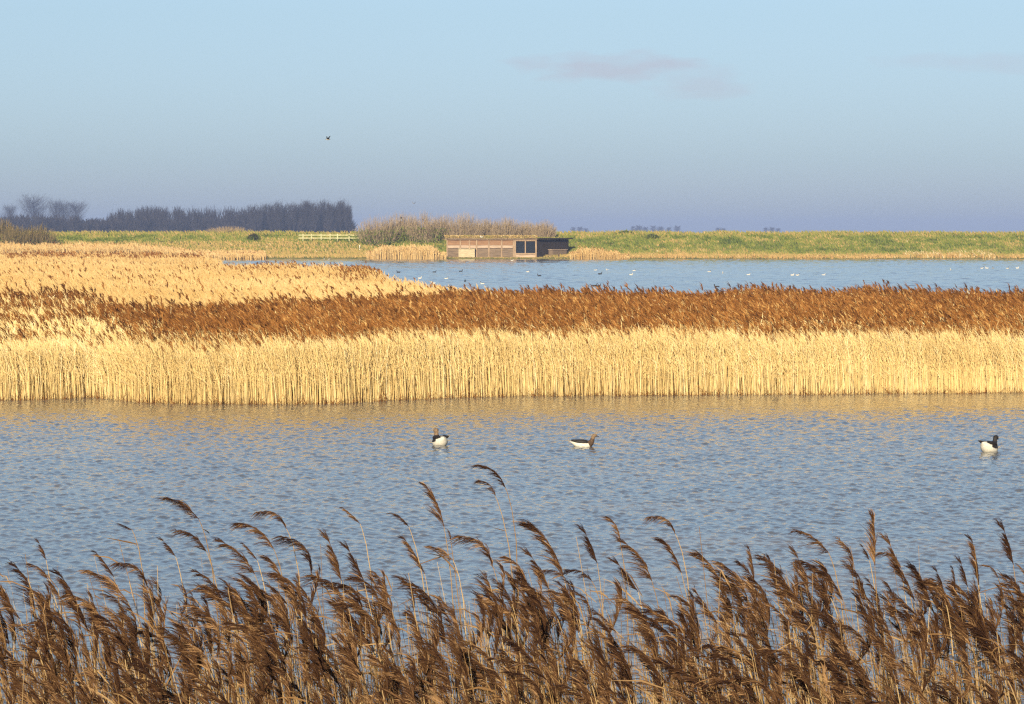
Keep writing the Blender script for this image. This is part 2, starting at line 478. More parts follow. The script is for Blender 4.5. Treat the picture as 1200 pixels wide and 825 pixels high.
plants(mb, x[~fr], d[~fr], 0.0, h[~fr], pp[~fr], stint[~fr], ptint[~fr], 0.022, 2, wmul=1.25, cut=0.25)
# a few plume reeds taller than the rest along the far edge
far_top = (back - d < 14) & (rng.uniform(0, 1, len(d)) < 0.09)
plants(mb, x[far_top], d[far_top], 0.0, h[far_top] + rng.uniform(0.08, 0.32, far_top.sum()), np.ones(far_top.sum()), stint[far_top], ptint[far_top] - 0.25, 0.02, 0, wmul=1.6, cut=0.4)
# broken stalks and wet debris along the water's edge
nd = 9000
pxd = rng.uniform(-170, 1370, nd)
dd_ = 5 * FPX / (np.interp(pxd, FRONT[:, 0], FRONT[:, 1]) - HOR) + rng.uniform(-0.15, 0.9, nd) + (vnoise(pxd * 0.03, pxd * 0, 3) - 0.5) * 0.5
b0 = np.stack([px_x(pxd, dd_), dd_, np.full(nd, -0.03)], 1)
dv = np.stack([rng.normal(0, 0.8, nd), rng.normal(-0.2, 0.5, nd), np.abs(rng.normal(0.3, 0.45, nd))], 1) * rng.uniform(0.08, 0.42, nd)[:, None]
mb.ribbons(np.stack([b0, b0 + dv * 0.5, b0 + dv], 1), np.array([0.016, 0.015, 0.006]), unit_h(nd, 1.2), 1, rng.uniform(0, 0.75, nd))
tag(mb.build("reed_bed", ["straw", "rust_plume"]), "wide reed bed across the lake with golden stems and rust brown plumes", "reeds", kind="stuff")

# left bed: pale, nearly without plumes
lb = Acc()
px, d = scatter(-120, 590, 112, 322, 13)
fa = np.interp(px, FAR[:, 0], FAR[:, 1]) + (vnoise(px * 0.05, px * 0, 51) - 0.5) * 14
br = np.interp(px, BROWN[:, 0], BROWN[:, 1])
keep = (d < fa) & (d > br * 0.955 - 7) & (rng.uniform(0, 1, len(d)) < np.clip(1.35 - d / 420, 0.4, 1))
px, d, fa = px[keep], d[keep], fa[keep]
x = px_x(px, d)
tuft = np.exp(-(((px - 425) / 28) ** 2 + ((d - 222) / 24) ** 2))
nz = fbm(x * 0.12, d * 0.06, 61)
h = 1.85 + (nz - 0.5) * 0.55 + rng.normal(0, 0.13, len(x)) + tuft * 0.25
pp = np.clip(0.012 + 0.22 * tuft + 0.12 * (vnoise(x * 0.2, d * 0.08, 66) > 0.86), 0, 0.9)
edge = np.clip(1 - (fa - d) / 25, 0, 1) * (px > 300) * (px < 445)
pp = np.maximum(pp, edge * 0.12)
st = 0.58 + rng.normal(0, 0.09, len(x)) + 0.5 * (fbm(x * 0.15, d * 0.05, 68) - 0.5) - tuft * 0.3
plants(lb, x, d, 0.0, h, pp, st, 0.42 + rng.normal(0, 0.15, len(x)), 0.05, 2, wmul=2.6, nstr=5, cut=0.35)
# the reeds joining it to the far shore, beyond
px, d = scatter(-120, 262, 316, 402, 6)
keep = (px < 262 - (d - 322) * 0.9 + 10 * rng.normal(0, 1, len(d)))
px, d = px[keep], d[keep]; x = px_x(px, d)
plants(lb, x, d, 0.0, 1.95 + rng.normal(0, 0.15, len(x)), np.clip((fbm(px * 0.06, d * 0.12, 71) - 0.46) * 1.6, 0, 0.4) * (d > 335),
       0.5 + rng.normal(0, 0.15, len(x)), 0.5 + rng.normal(0, 0.15, len(x)), 0.07, 2, wmul=4.0, nstr=4, pl=0.35, cut=0.3)
tag(lb.build("reed_bed", ["straw_far", "rust_plume"]), "pale straw reed bed behind the rust plumes on the left", "reeds", kind="stuff")

# reeds at the foot of the embankment
fb = Acc()
for (a, b, d0, d1, dens, hb, tb, pprob) in ((-60, 312, 533, 556, 9, 2.25, 0.60, 0.03), (430, 523, 547, 551, 16, 2.2, 0.66, 0.03), (668, 738, 547.5, 551.5, 14, 1.7, 0.50, 0.10), (740, 1260, 549, 550.5, 4, 0.55, 0.30, 0.02)):
    px, d = scatter(a, b, d0, d1, dens)
    x = px_x(px, d)
    taper = np.clip((px - a) / 14, 0.5, 1) * np.clip((b - px) / (150 if a < 0 else 14), 0.45, 1)
    if a == 668:
        taper = taper * np.interp(px, [668, 690, 738], [1.25, 1.0, 0.55])
    hh_ = (hb + rng.normal(0, 0.2, len(x)) + (fbm(px * 0.12, d * 0.3, 81) - 0.5) * 1.0) * taper
    plants(fb, x, d, np.maximum(bank_z(x, d), 0) - 0.05, hh_, np.full(len(x), pprob), tb + rng.normal(0, 0.17, len(x)), 0.6 + rng.normal(0, 0.15, len(x)), 0.09, 3, wmul=4, nstr=3, pl=0.35)
tag(fb.build("shore_reeds", ["straw_far", "rust_plume"]), "straw coloured reeds fringing the foot of the far embankment", "reeds", kind="stuff")


# dark litter the reeds stand in
def litter_sheet(name, poly_near, poly_far, z):
    n = len(poly_near)
    v = [(p[0], p[1], z) for p in poly_near] + [(p[0], p[1], z) for p in poly_far]
    f = [(i, i + 1, n + i + 1, n + i) for i in range(n - 1)]
    a = Acc(); a.add(v, f)
    return tag(a.build(name, ["litter"]), kind="structure")


pxs = np.linspace(-170, 1370, 78)
fd = 5 * FPX / (np.interp(pxs, FRONT[:, 0], FRONT[:, 1]) - HOR) + 1.2
bd = np.interp(pxs, BROWN[:, 0], BROWN[:, 1]) - 4
litter_sheet("marsh_ground", [(px_x(p, a), a) for p, a in zip(pxs, fd)], [(px_x(p, b), b) for p, b in zip(pxs, bd)], 0.04)
pxs = np.linspace(-120, 520, 40)
fd = np.interp(pxs, BROWN[:, 0], BROWN[:, 1]) - 3.9
bd = np.maximum(np.interp(pxs, FAR[:, 0], FAR[:, 1]) - 12, fd + 0.1)
litter_sheet("marsh_ground", [(px_x(p, a), a) for p, a in zip(pxs, fd)], [(px_x(p, b), b) for p, b in zip(pxs, bd)], 0.05)


# ------------------------------------------------------------------ bare trees and shrubs
def bare_tree(seed, h, spread, nb, trunk_r, tw, up=1.6, clear=0.2):
    """(trunk, crown) meshes of a leafless tree"""
    r = np.random.default_rng(seed)
    t = Acc()
    zz = np.linspace(0, h * 0.92, 6)
    tp = np.stack([np.cumsum(r.normal(0, h * 0.006, 6)), np.cumsum(r.normal(0, h * 0.006, 6)), zz], 1)
    t.tubes(tp[None], np.linspace(trunk_r, trunk_r * 0.15, 6)[None], 0, [0.4], sides=6)
    c = Acc()
    s = clear + (0.96 - clear) * r.uniform(0, 1, nb) ** 0.8
    p0 = np.stack([np.interp(s * h * 0.92, zz, tp[:, 0]), np.interp(s * h * 0.92, zz, tp[:, 1]), s * h * 0.92], 1)
    az = r.uniform(0, 2 * math.pi, nb)
    q = (s - clear) / (0.96 - clear)
    out = spread * h * (0.45 + 0.75 * np.sin(math.pi * np.clip(q * 0.75 + 0.12, 0, 1))) * (1 - 0.12 * q) * r.uniform(0.5, 1.2, nb)
    d = np.stack([np.cos(az), np.sin(az), up * r.uniform(0.6, 1.2, nb)], 1)
    p1 = p0 + d * (out * 0.5)[:, None]; p2 = p0 + d * out[:, None] * np.array([0.85, 0.85, 1.1])
    sv = r.normal(0, 1, (nb, 3)); sv /= np.linalg.norm(sv, axis=1, keepdims=True)
    c.ribbons(np.stack([p0, p1, p2], 1), np.array([1.6, 1.0, 0.5]) * tw, sv, 0, r.uniform(0.1, 0.8, nb))
    for k in range(7):                                        # twigs
        f = r.uniform(0.35, 1.0, nb)[:, None]
        q0 = p0 + (p2 - p0) * f
        dd = r.normal(0, 0.7, (nb, 3)); dd[:, 2] = np.abs(dd[:, 2]) + 0.5
        q1 = q0 + dd * (h * 0.055) * r.uniform(0.5, 1.3, nb)[:, None]
        sv = r.normal(0, 1, (nb, 3)); sv /= np.linalg.norm(sv, axis=1, keepdims=True)
        c.ribbons(np.stack([q0, q1], 1), np.array([0.7, 0.35]) * tw, sv, 0, r.uniform(0.1, 0.9, nb))
    return t, c


def link_tree(name, tm, cm, loc, rz, sc, label, group=None):
    o = thing(name, loc, label, "tree", group, rz)
    o.scale = sc
    for nm, me in (("trunk", tm), ("crown", cm)):
        c = bpy.data.objects.new(nm, me); COL.objects.link(c); c.parent = o
    return o


D_W = 1500.0
GZ = 0.8
poplars = [[a.mesh(n, ["bark"]) for a, n in zip(bare_tree(100 + i, 18, 0.14, 150, 0.30, 0.10, 2.0, 0.22), ("trunk", "crown"))] for i in range(5)]
broads = [[a.mesh(n, ["bark"]) for a, n in zip(bare_tree(200 + i, 18, 0.34, 420, 0.42, 0.055, 0.75, 0.25), ("trunk", "crown"))] for i in range(4)]


def wood_top(p):
    return np.interp(p, [125, 140, 175, 215, 250, 300, 345, 380, 405, 413, 416], [251, 243, 240, 241, 241, 242, 240, 239, 240, 243, 250])


# the edge of the wood: trunks one can tell apart
for i, p in enumerate(np.linspace(296, 412, 26)):
    p += random.uniform(-1.6, 1.6)
    hgt = float((HOR + 1 - wood_top(p)) / FPX * D_W + CAM_H - GZ) * random.uniform(0.9, 1.04)
    t, c = poplars[i % 5]
    link_tree("poplar_tree", t, c, (px_x(p, D_W), D_W + random.uniform(-6, 10), GZ), random.uniform(0, 6), (hgt / 18 * random.uniform(.8, 1.15),) * 2 + (hgt / 18,),
              "tall bare tree in the row edging the distant dark wood", "bare trees edging the distant wood")
for k, (p, ty, w, lab) in enumerate(((12, 243, .9, "small faint bare tree at the far left end of the distant treeline"),
                                     (40, 232.5, 1.35, "tallest lone bare tree, with round crown, left above the distant treeline"),
                                     (64, 237, .9, "narrow bare tree just right of the tallest lone tree"),
                                     (72, 240, .8, "short bare tree touching the narrow one in the lone tree row"),
                                     (85, 239, 1.15, "round bare tree, the rightmost of the lone trees before the gap"))):
    hgt = (HOR + 1 - ty) / FPX * 2100 + CAM_H - GZ
    t, c = broads[k % 4]
    link_tree("bare_tree", t, c, (px_x(p, 2100), 2100 + 4 * k, GZ), k * 1.7, (hgt / 18 * w,) * 2 + (hgt / 18,), lab)

w = Acc()
r = np.random.default_rng(5)


def stuff_tree(acc, x, y, z, h, wid, n, tw):
    s = r.uniform(0, 1, n) ** 0.7
    az = r.uniform(0, 2 * math.pi, n); rad = wid * r.uniform(0, 1, n) ** 0.5 * (1.05 - 0.25 * s)
    p0 = np.stack([x + np.cos(az) * rad * 0.3, y + np.sin(az) * rad * 0.3, z + h * s * 0.75], 1)
    p1 = np.stack([x + np.cos(az) * rad, y + np.sin(az) * rad, z + h * np.minimum(s * 0.75 + r.uniform(0.1, 0.28, n), 1)], 1)
    sv = r.normal(0, 1, (n, 3)); sv /= np.linalg.norm(sv, axis=1, keepdims=True)
    acc.ribbons(np.stack([p0, p1], 1), np.array([tw, tw * 0.4]), sv, 0, r.uniform(0, 0.7, n))


for i in range(330):
    p = r.uniform(128, 411); y = D_W + r.uniform(18, 160)
    hgt = ((HOR + 1 - wood_top(p)) / FPX * y + CAM_H - GZ) * r.uniform(0.82, 1.02)
    stuff_tree(w, px_x(p, y), y, GZ, hgt, 2.4, 55, 0.28)
for i in range(520):                                        # low dark belt of the wood
    p = r.uniform(-60, 413); y = D_W + r.uniform(0, 120)
    top = np.interp(p, [-60, 60, 110, 135, 160, 300, 413], [251, 250, 254, 253.5, 252, 253, 256])
    hgt = ((HOR + 1 - top) / FPX * y + CAM_H - GZ) * r.uniform(0.75, 1.02)
    stuff_tree(w, px_x(p, y), y, GZ, hgt, 4.0, 60, 0.55)
tag(w.build("distant_wood", ["bark"]), "dark bluish wood massed along the left horizon", "wood", kind="stuff")

far_protos = [[a.mesh(n, ["bark"]) for a, n in zip(bare_tree(300 + i, 12, 0.45, 110, 0.5, 0.5, 0.5, 0.0), ("trunk", "crown"))] for i in range(3)]
for i, (p, ty) in enumerate(((672, 267.5), (680, 267), (687, 268.5), (742, 266.5), (749, 265.5), (757, 267), (765, 266), (774, 266.5), (784, 267.5), (794, 266), (842, 268), (849, 268.5), (897, 268), (905, 267.5), (913, 268.5))):
    y = 4200.0
    hgt = (HOR + 0.9 - ty) / FPX * y + CAM_H - GZ
    t, c = far_protos[i % 3]
    link_tree("distant_tree", t, c, (px_x(p, y), y + 10 * (i % 3), GZ), i * 1.3, (hgt / 12 * 1.2,) * 2 + (hgt / 12,),
              "tiny bluish tree on the horizon beyond the right hand embankment", "tiny trees on the right horizon")


def shrub(seed, h, wid, n, mat, tw=0.07, base_leaf=0):
    r = np.random.default_rng(seed)
    a = Acc()
    az = r.uniform(0, 2 * math.pi, n); q = r.uniform(0, 1, n) ** 0.6
    bx_ = np.stack([np.cos(az) * q * wid * 0.42, np.sin(az) * q * wid * 0.3, np.zeros(n)], 1)
    hh = h * r.uniform(0.5, 1.08, n) * (1 - 0.4 * q ** 2)
    out = np.stack([np.cos(az) * q * wid * 0.16 + r.normal(0, wid * 0.05, n), np.sin(az) * q * wid * 0.16, hh], 1)
    mid = bx_ + out * np.array([0.35, 0.35, 0.5]); top = bx_ + out
    sv = r.normal(0, 1, (n, 3)); sv[:, 2] *= 0.2; sv /= np.linalg.norm(sv, axis=1, keepdims=True)
    a.ribbons(np.stack([bx_, mid, top], 1), np.array([1.3, 1.0, 0.35]) * tw, sv, 0, r.uniform(0.2, 1, n))
    for k in range(3):
        f = r.uniform(0.3, 0.9, n)[:, None]
        p0 = bx_ + (top - bx_) * f
        d = np.stack([r.normal(0, 0.35, n), r.normal(0, 0.35, n), r.uniform(0.4, 1, n)], 1) * (h * 0.2)
        a.ribbons(np.stack([p0, p0 + d], 1), np.array([0.8, 0.3]) * tw, sv, 0, r.uniform(0.2, 1, n))
    if base_leaf:
        p0 = np.stack([r.normal(0, wid * 0.28, base_leaf), r.normal(0, wid * 0.2, base_leaf), h * 0.45 * r.uniform(0, 1, base_leaf) ** 1.3], 1)
        d = r.normal(0, 0.25, (base_leaf, 3)); d[:, 2] = np.abs(d[:, 2]) + 0.1
        s2 = r.normal(0, 1, (base_leaf, 3)); s2 /= np.linalg.norm(s2, axis=1, keepdims=True)
        a.ribbons(np.stack([p0, p0 + d * 0.5, p0 + d], 1), np.array([0.05, 0.16, 0.02]), s2, 1, r.uniform(0, 0.45, base_leaf))
    return a


SH = [  # photo x, top y, distance, half-spread in photo px, shrub kind, leafy base, label
    (444, 251.5, 566, 40, "twig", 2600, "bare shrub at the left end of the thicket, green about its foot"),
    (470, 247.5, 569, 34, "twig", 2600, "tall bare shrub second from the left in the thicket by the hide"),
    (496, 246.5, 567, 36, "twig", 2000, "tall bare shrub rising over the left end of the hide roof"),
    (520, 250.5, 570, 30, "twig", 0, "bare grey brown shrub behind the pale shuttered end of the hide"),
    (545, 248.5, 568, 34, "twig", 0, "bare shrub behind the middle of the hide's shuttered wall"),
    (571, 255, 571, 28, "twig", 0, "lower bare shrub where the thicket steps down behind the hide"),
    (594, 253.5, 569, 30, "twig", 0, "bare shrub behind the hide just left of its open windows"),
    (617, 258.5, 571, 24, "twig", 0, "short bare shrub directly behind the hide's open windows"),
    (637, 257.5, 569, 24, "twig", 0, "lowest bare shrub, at the right end of the thicket"),
    (4, 257, 563, 30, "olive_twig", 500, "russet shrub cut by the photo's left edge on the embankment"),
    (22, 264, 560, 34, "olive_twig", 500, "broad low olive brown shrub on the embankment at far left"),
    (46, 263, 561, 34, "olive_twig", 500, "rounded olive brown shrub, rightmost of the far left clump"),
    (733, 270.2, 576, 12, "dark_twig", 900, "small dark shrub on the crest of the right hand embankment"),
    (764, 273.8, 570, 11, "dark_twig", 900, "small dark shrub just below the crest of the right hand embankment"),
    (297, 273.0, 568, 10, "dark_twig", 900, "small dark shrub on the bank below the low reddish bush"),
    (268, 264.5, 580, 40, "twig", 0, "low reddish brown bush on the embankment crest before the wood"),
]
for i, (p, ty, dd, wpx, mat, leaf, lab) in enumerate(SH):
    zb = float(bank_z(px_x(p, dd), dd)) - 0.1
    h = (HOR - ty) / FPX * dd + CAM_H - zb
    a = shrub(400 + i, h, 1.2 * wpx / FPX * dd, 620, mat, 0.045 if mat == "twig" else 0.07, leaf)
    tag(a.build("shrub", [mat, "bank_grass"], loc=(px_x(p, dd), dd, zb)), lab, "shrub", "shrubs on the embankment")

# ------------------------------------------------------------------ the bird hide
HD = 551.5
S = HD / FPX
hx0 = px_x(523, HD)
HZ = at(523, 303.2, HD).z
hide = thing("bird_hide", (hx0, HD, HZ), "long low timber bird hide at the water's edge below the thicket", "hide")


def hp(p): return (p - 523) * S
def hz(y): return (303.2 - y) * S


def part(name, boxes, mats, parent=None, M4=None):
    a = Acc()
    for b in boxes:
        a.box(b[0], b[1], b[2] if len(b) > 2 else 0, M4)
    return a.build(name, mats, parent or hide)


DEP = 4.6
WX = hp(629)
front_wall = part("front_wall", [((0.05, 0, 0.25), (hp(602), 0.2, hz(279.8))), ((0.05, 0.2, 0.25), (0.25, DEP, hz(279.8))), ((0.25, DEP - 0.2, 0.25), (WX, DEP, hz(279.8)))], ["board_wood"])
nb_ = 7
part("cladding", [((0.10, -0.045, hz(300.6) + 0.2 * k), (hp(601.6), -0.005 + 0.0, hz(300.6) + 0.2 * k + 0.17)) for k in range(nb_)], ["board_wood"], front_wall)
posts = [524, 539.5, 550.3, 558.6, 573, 588, 601.8]
for a_, b_ in zip(posts[:-1], posts[1:]):
    part("shutter", [((hp(a_) + 0.14, -0.07, hz(287.2)), (hp(b_) - 0.14, -0.003, hz(281.4)))], ["shutter_wood"])
for p in posts:
    part("post", [((hp(p) - 0.11, -0.16, 0.0), (hp(p) + 0.11, -0.001, hz(280.4)))], ["post_wood"])
for a_, b_ in zip(posts[:-1], posts[1:]):
    part("sill", [((hp(a_) + 0.13, -0.24, hz(290.6)), (hp(b_) - 0.13, -0.004, hz(287.6)))], ["pale_wood"])
part("base_board", [((0, -0.20, 0.02), (hp(602.6), -0.05, 0.30))], ["post_wood"])
bx_ = part("porch_box", [((hp(537.5), -1.25, hz(301.4)), (hp(556.5), -0.165, hz(291.8)))], ["cream_board"])
part("lid", [((hp(536.8), -1.35, hz(291.8) + 0.003), (hp(557.2), -0.165, hz(291.8) + 0.09))], ["cream_board"], bx_)
# middle bay with its two open windows
part("window_frame", [((hp(602.7), -0.2, 0.2), (hp(604.6), 0.2, hz(280.6))), ((hp(615.0), -0.17, hz(296.6)), (hp(616.3), 0.15, hz(282.6))), ((hp(627.2), -0.2, 0.2), (hp(629), 0.2, hz(280.6))),
                      ((hp(604.61), -0.18, hz(282.59)), (hp(627.19), 0.2, hz(280.6))), ((hp(604.61), -0.24, hz(298.2)), (hp(627.19), 0.2, hz(296.61)))], ["post_wood"])
part("low_wall", [((hp(604.62), -0.1, 0.22), (hp(627.18), 0.1, hz(298.25)))], ["pale_wood"])
for a_, b_ in ((604.7, 614.9), (616.4, 627.1)):
    wdw = part("window", [((hp(a_), 0.22, hz(296.5)), (hp(b_), 0.28, hz(282.7)))], ["opening_shade"])  # near-black sheet stands in for the unlit room behind each opening
# right wing, angled back; dark timber with shade deepened into its colour
ang = R(50)
WM = Matrix.Translation((WX + 0.02, 0.0, 0)) @ Matrix.Rotation(ang, 4, 'Z')
WL = (667 - 629) * S / math.cos(ang)
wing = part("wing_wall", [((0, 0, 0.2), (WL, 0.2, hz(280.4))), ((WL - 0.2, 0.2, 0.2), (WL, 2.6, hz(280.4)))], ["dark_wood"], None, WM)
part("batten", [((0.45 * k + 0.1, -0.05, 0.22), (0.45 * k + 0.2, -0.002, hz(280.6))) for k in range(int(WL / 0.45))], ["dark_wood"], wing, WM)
pb = part("porch_box", [((WL * 0.36, -1.0, 0.15), (WL * 0.80, -0.055, hz(293)))], ["board_wood"], None, WM)
part("lid", [((WL * 0.34, -1.12, hz(293) + 0.003), (WL * 0.82, -0.055, hz(293) + 0.1))], ["pale_wood"], pb, WM)
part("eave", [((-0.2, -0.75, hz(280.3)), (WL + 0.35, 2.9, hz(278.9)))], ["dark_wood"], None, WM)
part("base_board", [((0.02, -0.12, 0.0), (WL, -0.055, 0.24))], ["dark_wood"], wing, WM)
# turf roof
ra = Acc()
xs_ = np.linspace(-0.3, WX + 0.1, 34); ys_ = np.linspace(-0.55, DEP + 0.5, 10)
X, Y = np.meshgrid(xs_, ys_)
Zt = hz(279.2) + 0.42 * np.clip((Y + 0.55) / 2.6, 0, 1) + 0.18 * (fbm(X * 0.8, Y * 0.8, 91) - 0.5)
ii = np.arange(X.size).reshape(X.shape)
ra.add(np.stack([X, Y, Zt], -1).reshape(-1, 3), np.stack([ii[:-1, :-1], ii[:-1, 1:], ii[1:, 1:], ii[1:, :-1]], -1).reshape(-1, 4))
ra.box((-0.3, -0.55, hz(280.6)), (WX + 0.1, DEP + 0.5, hz(279.75)), 1)
nt_ = 1500
tx = rng.uniform(-0.3, WX + 4.4, nt_); ty_ = rng.uniform(-0.5, DEP, nt_)
tz = hz(278.9) + 0.42 * np.clip((ty_ + 0.55) / 2.6, 0, 1)
P0 = np.stack([tx, ty_, tz - 0.06], 1)
onwing = tx > WX + 0.1
P0[onwing, 1] = (tx[onwing] - WX) * math.tan(ang) + rng.uniform(0, 2, onwing.sum()); P0[onwing, 2] = hz(278.9)
roof = ra.build("roof", ["mossy_turf", "post_wood"], hide)
rg = Acc()
dv = np.stack([rng.normal(-0.1, 0.15, nt_), rng.normal(0, 0.1, nt_), rng.uniform(0.06, 0.22, nt_)], 1)
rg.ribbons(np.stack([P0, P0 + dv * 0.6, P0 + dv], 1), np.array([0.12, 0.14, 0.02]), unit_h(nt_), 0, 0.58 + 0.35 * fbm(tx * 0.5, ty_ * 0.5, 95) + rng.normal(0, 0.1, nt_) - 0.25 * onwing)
tag(rg.build("roof_grass", ["bank_grass"], roof), kind="stuff")

# two rail fence on the crest
FD = 567.0
fx0 = px_x(350, FD)
fz = at(350, 283.5, FD).z
fence = thing("rail_fence", (fx0, FD, fz), "pale yellow two rail fence on the embankment left of the thicket", "fence")
for p in (355.3, 365.2, 376.5, 387, 395.6, 409.3, 421, 432):
    a = Acc(); a.box((px_x(p, FD) - fx0 - 0.09, -0.09, -0.6), (px_x(p, FD) - fx0 + 0.09, 0.09, at(350, 273.9, FD).z - fz))
    a.build("post", ["fence_paint"], fence)
for y in (275.5, 279.0):
    a = Acc(); zc = at(350, y, FD).z - fz
    a.box((0, -0.15, zc - 0.085), (px_x(433, FD) - fx0, -0.092, zc + 0.085)); a.build("rail", ["fence_paint"], fence)
a = Acc(); q = at(421.5, 287.5, 561); a.tubes(np.array([[(0, 0, -0.5), (0, 0, 0.3), (0, 0, 0.75)]]), 0.06, sides=8)
tag(a.build("marker_post", ["white_paint"], loc=(q.x, 561, float(bank_z(q.x, 561)) + 0.1)), "short white marker post on the bank below the fence's right end", "post")


# ------------------------------------------------------------------ birds
def sweep(acc, spine, segs, matf):
    """closed body swept along a spine in the XZ plane: rows (x, z, half width, half height)"""
    s = np.array(spine, float); K = len(s)
    T = np.gradient(s[:, :2], axis=0); T /= np.linalg.norm(T, axis=1, keepdims=True)
    N = np.stack([-T[:, 1], T[:, 0]], 1)
    ang = np.arange(segs) * 2 * math.pi / segs
    V = np.zeros((K, segs, 3))
    V[:, :, 0] = s[:, 0:1] + N[:, 0:1] * s[:, 3:4] * np.sin(ang)
    V[:, :, 2] = s[:, 1:2] + N[:, 1:2] * s[:, 3:4] * np.sin(ang)
    V[:, :, 1] = s[:, 2:3] * np.cos(ang)
    idx = np.arange(K * segs).reshape(K, segs); nx = np.roll(idx, -1, 1)
    F = np.stack([idx[:-1], nx[:-1], nx[1:], idx[1:]], -1).reshape(-1, 4)
    mats = []
    for k in range(K - 1):
        for j in range(segs):
            mats.append(matf(k / (K - 1), math.sin(ang[j] + math.pi / segs)))
    acc.add(V.reshape(-1, 3), F, mats)


BODY = [(-.34, .150, .006, .004), (-.30, .140, .040, .022), (-.24, .120, .085, .062), (-.15, .090, .128, .098), (-.04, .070, .150, .118), (.07, .068, .145, .118),
        (.15, .085, .118, .105), (.205, .125, .080, .078), (.232, .185, .050, .054), (.242, .245, .037, .041), (.248, .300, .036, .041), (.262, .338, .042, .045), (.292, .352, .040, .041), (.322, .345, .026, .026), (.338, .340, .012, .012)]
LOW = [(-.36, .120, .006, .004), (-.31, .115, .040, .020), (-.24, .095, .085, .050), (-.15, .068, .128, .082), (-.04, .055, .150, .095), (.07, .055, .145, .098),
       (.15, .070, .118, .092), (.215, .105, .078, .072), (.250, .155, .050, .052), (.268, .205, .037, .041), (.280, .255, .037, .041), (.298, .290, .042, .045), (.328, .302, .040, .041), (.358, .294, .026, .026), (.374, .288, .012, .012)]


def waterbird(name, loc, rotz, scale, spine, mats, matf, label, cat="bird", group=None, segs=14, bill="bill_dark", tilt=0.0, detail=True):
    o = thing(name, loc, label, cat, group, rotz)
    o.scale = (scale,) * 3
    o.rotation_euler = (0, tilt, rotz)
    a = Acc(); sweep(a, spine, segs, matf)
    a.build("body", mats, o, True)
    hx_, hz_ = spine[-2][0], spine[-2][1]
    b = Acc()
    sweep(b, [(hx_, hz_, .020, .018), (hx_ + .03, hz_ - .012, .018, .011), (hx_ + .062, hz_ - .022, .013, .005), (hx_ + .066, hz_ - .023, .002, .001)], 8, lambda u, v: 0)
    b.build("bill", [bill], o, True)
    if detail:
        for sy in (-1, 1):
            e = Acc()
            ex, ez = spine[-3][0] + .008, spine[-3][1] + .010
            sweep(e, [(ex - .007, ez, .001, .001), (ex - .004, ez, .006, .006), (ex + .004, ez, .006, .006), (ex + .007, ez, .001, .001)], 6, lambda u, v: 0)
            e.build("eye", ["bill_dark"], o, True, loc=(0, sy * .036, 0))
            wv = Acc()
            z0 = spine[4][1] + 0.70 * spine[4][3] - 0.080; lw = 0.66 * spine[4][2]
            sweep(wv, [(.13, z0 + .050, .006, .010), (.08, z0 + .070, .036, .045), (-.02, z0 + .082, .050, .056), (-.14, z0 + .092, .042, .044), (-.25, z0 + .112, .022, .022), (-.33, z0 + .125, .003, .004)], 10, lambda u, v: 0)
            wv.build("wing", ["feather_dark"], o, True, loc=(0, sy * lw, 0))
    return o


FAT = [(-.33, .215, .008, .006), (-.29, .200, .048, .030), (-.23, .165, .105, .085), (-.14, .120, .152, .135), (-.03, .095, .170, .155), (.08, .095, .160, .150),
       (.155, .120, .125, .122), (.195, .175, .085, .088), (.205, .240, .062, .066), (.210, .285, .046, .050), (.216, .318, .046, .052), (.232, .345, .060, .062), (.266, .355, .056, .054), (.300, .343, .034, .032), (.315, .336, .014, .013)]
CROUCH = [(-.36, .150, .008, .006), (-.31, .140, .046, .026), (-.24, .115, .095, .064), (-.15, .082, .140, .098), (-.04, .066, .160, .112), (.07, .066, .152, .114),
          (.145, .085, .118, .100), (.195, .128, .078, .078), (.222, .180, .058, .062), (.236, .228, .048, .053), (.250, .268, .048, .053), (.270, .300, .054, .056), (.302, .310, .050, .048), (.334, .300, .032, .030), (.349, .294, .014, .013)]


def shel(u, v):        # dark back, white flanks, dark or brown head
    if u > 0.56: return 2
    if u > 0.42: return 1 if v > -0.2 else 0
    return 1 if (v > 0.75 and u > 0.08) or (u > 0.2 and v > 0.05) else 0


d = ground_dist(523)
waterbird("waterfowl", (px_x(515, d), d, 0.0), R(112), 1.0, FAT, ["feather_white", "feather_dark", "feather_tan"], shel,
          "brown headed waterfowl with white rump turned to us, leftmost of three swimming")
d = ground_dist(524.5)
waterbird("waterfowl", (px_x(684, d), d, 0.0), R(-6), 0.90, CROUCH, ["feather_white", "feather_dark", "feather_tan", "feather_brown"],
          lambda u, v: (2 if u > 0.60 else 3 if u > 0.38 else (1 if v > 0.3 else 0)), "low swimming waterfowl with buff head and dark back, in middle of the lake")
d = ground_dist(530.5)
waterbird("waterfowl", (px_x(1160.5, d), d, 0.0), R(50), 1.0, FAT, ["feather_white", "feather_dark", "feather_dark"], shel,
          "black headed waterfowl with bright white flank swimming at the right", tilt=R(6))

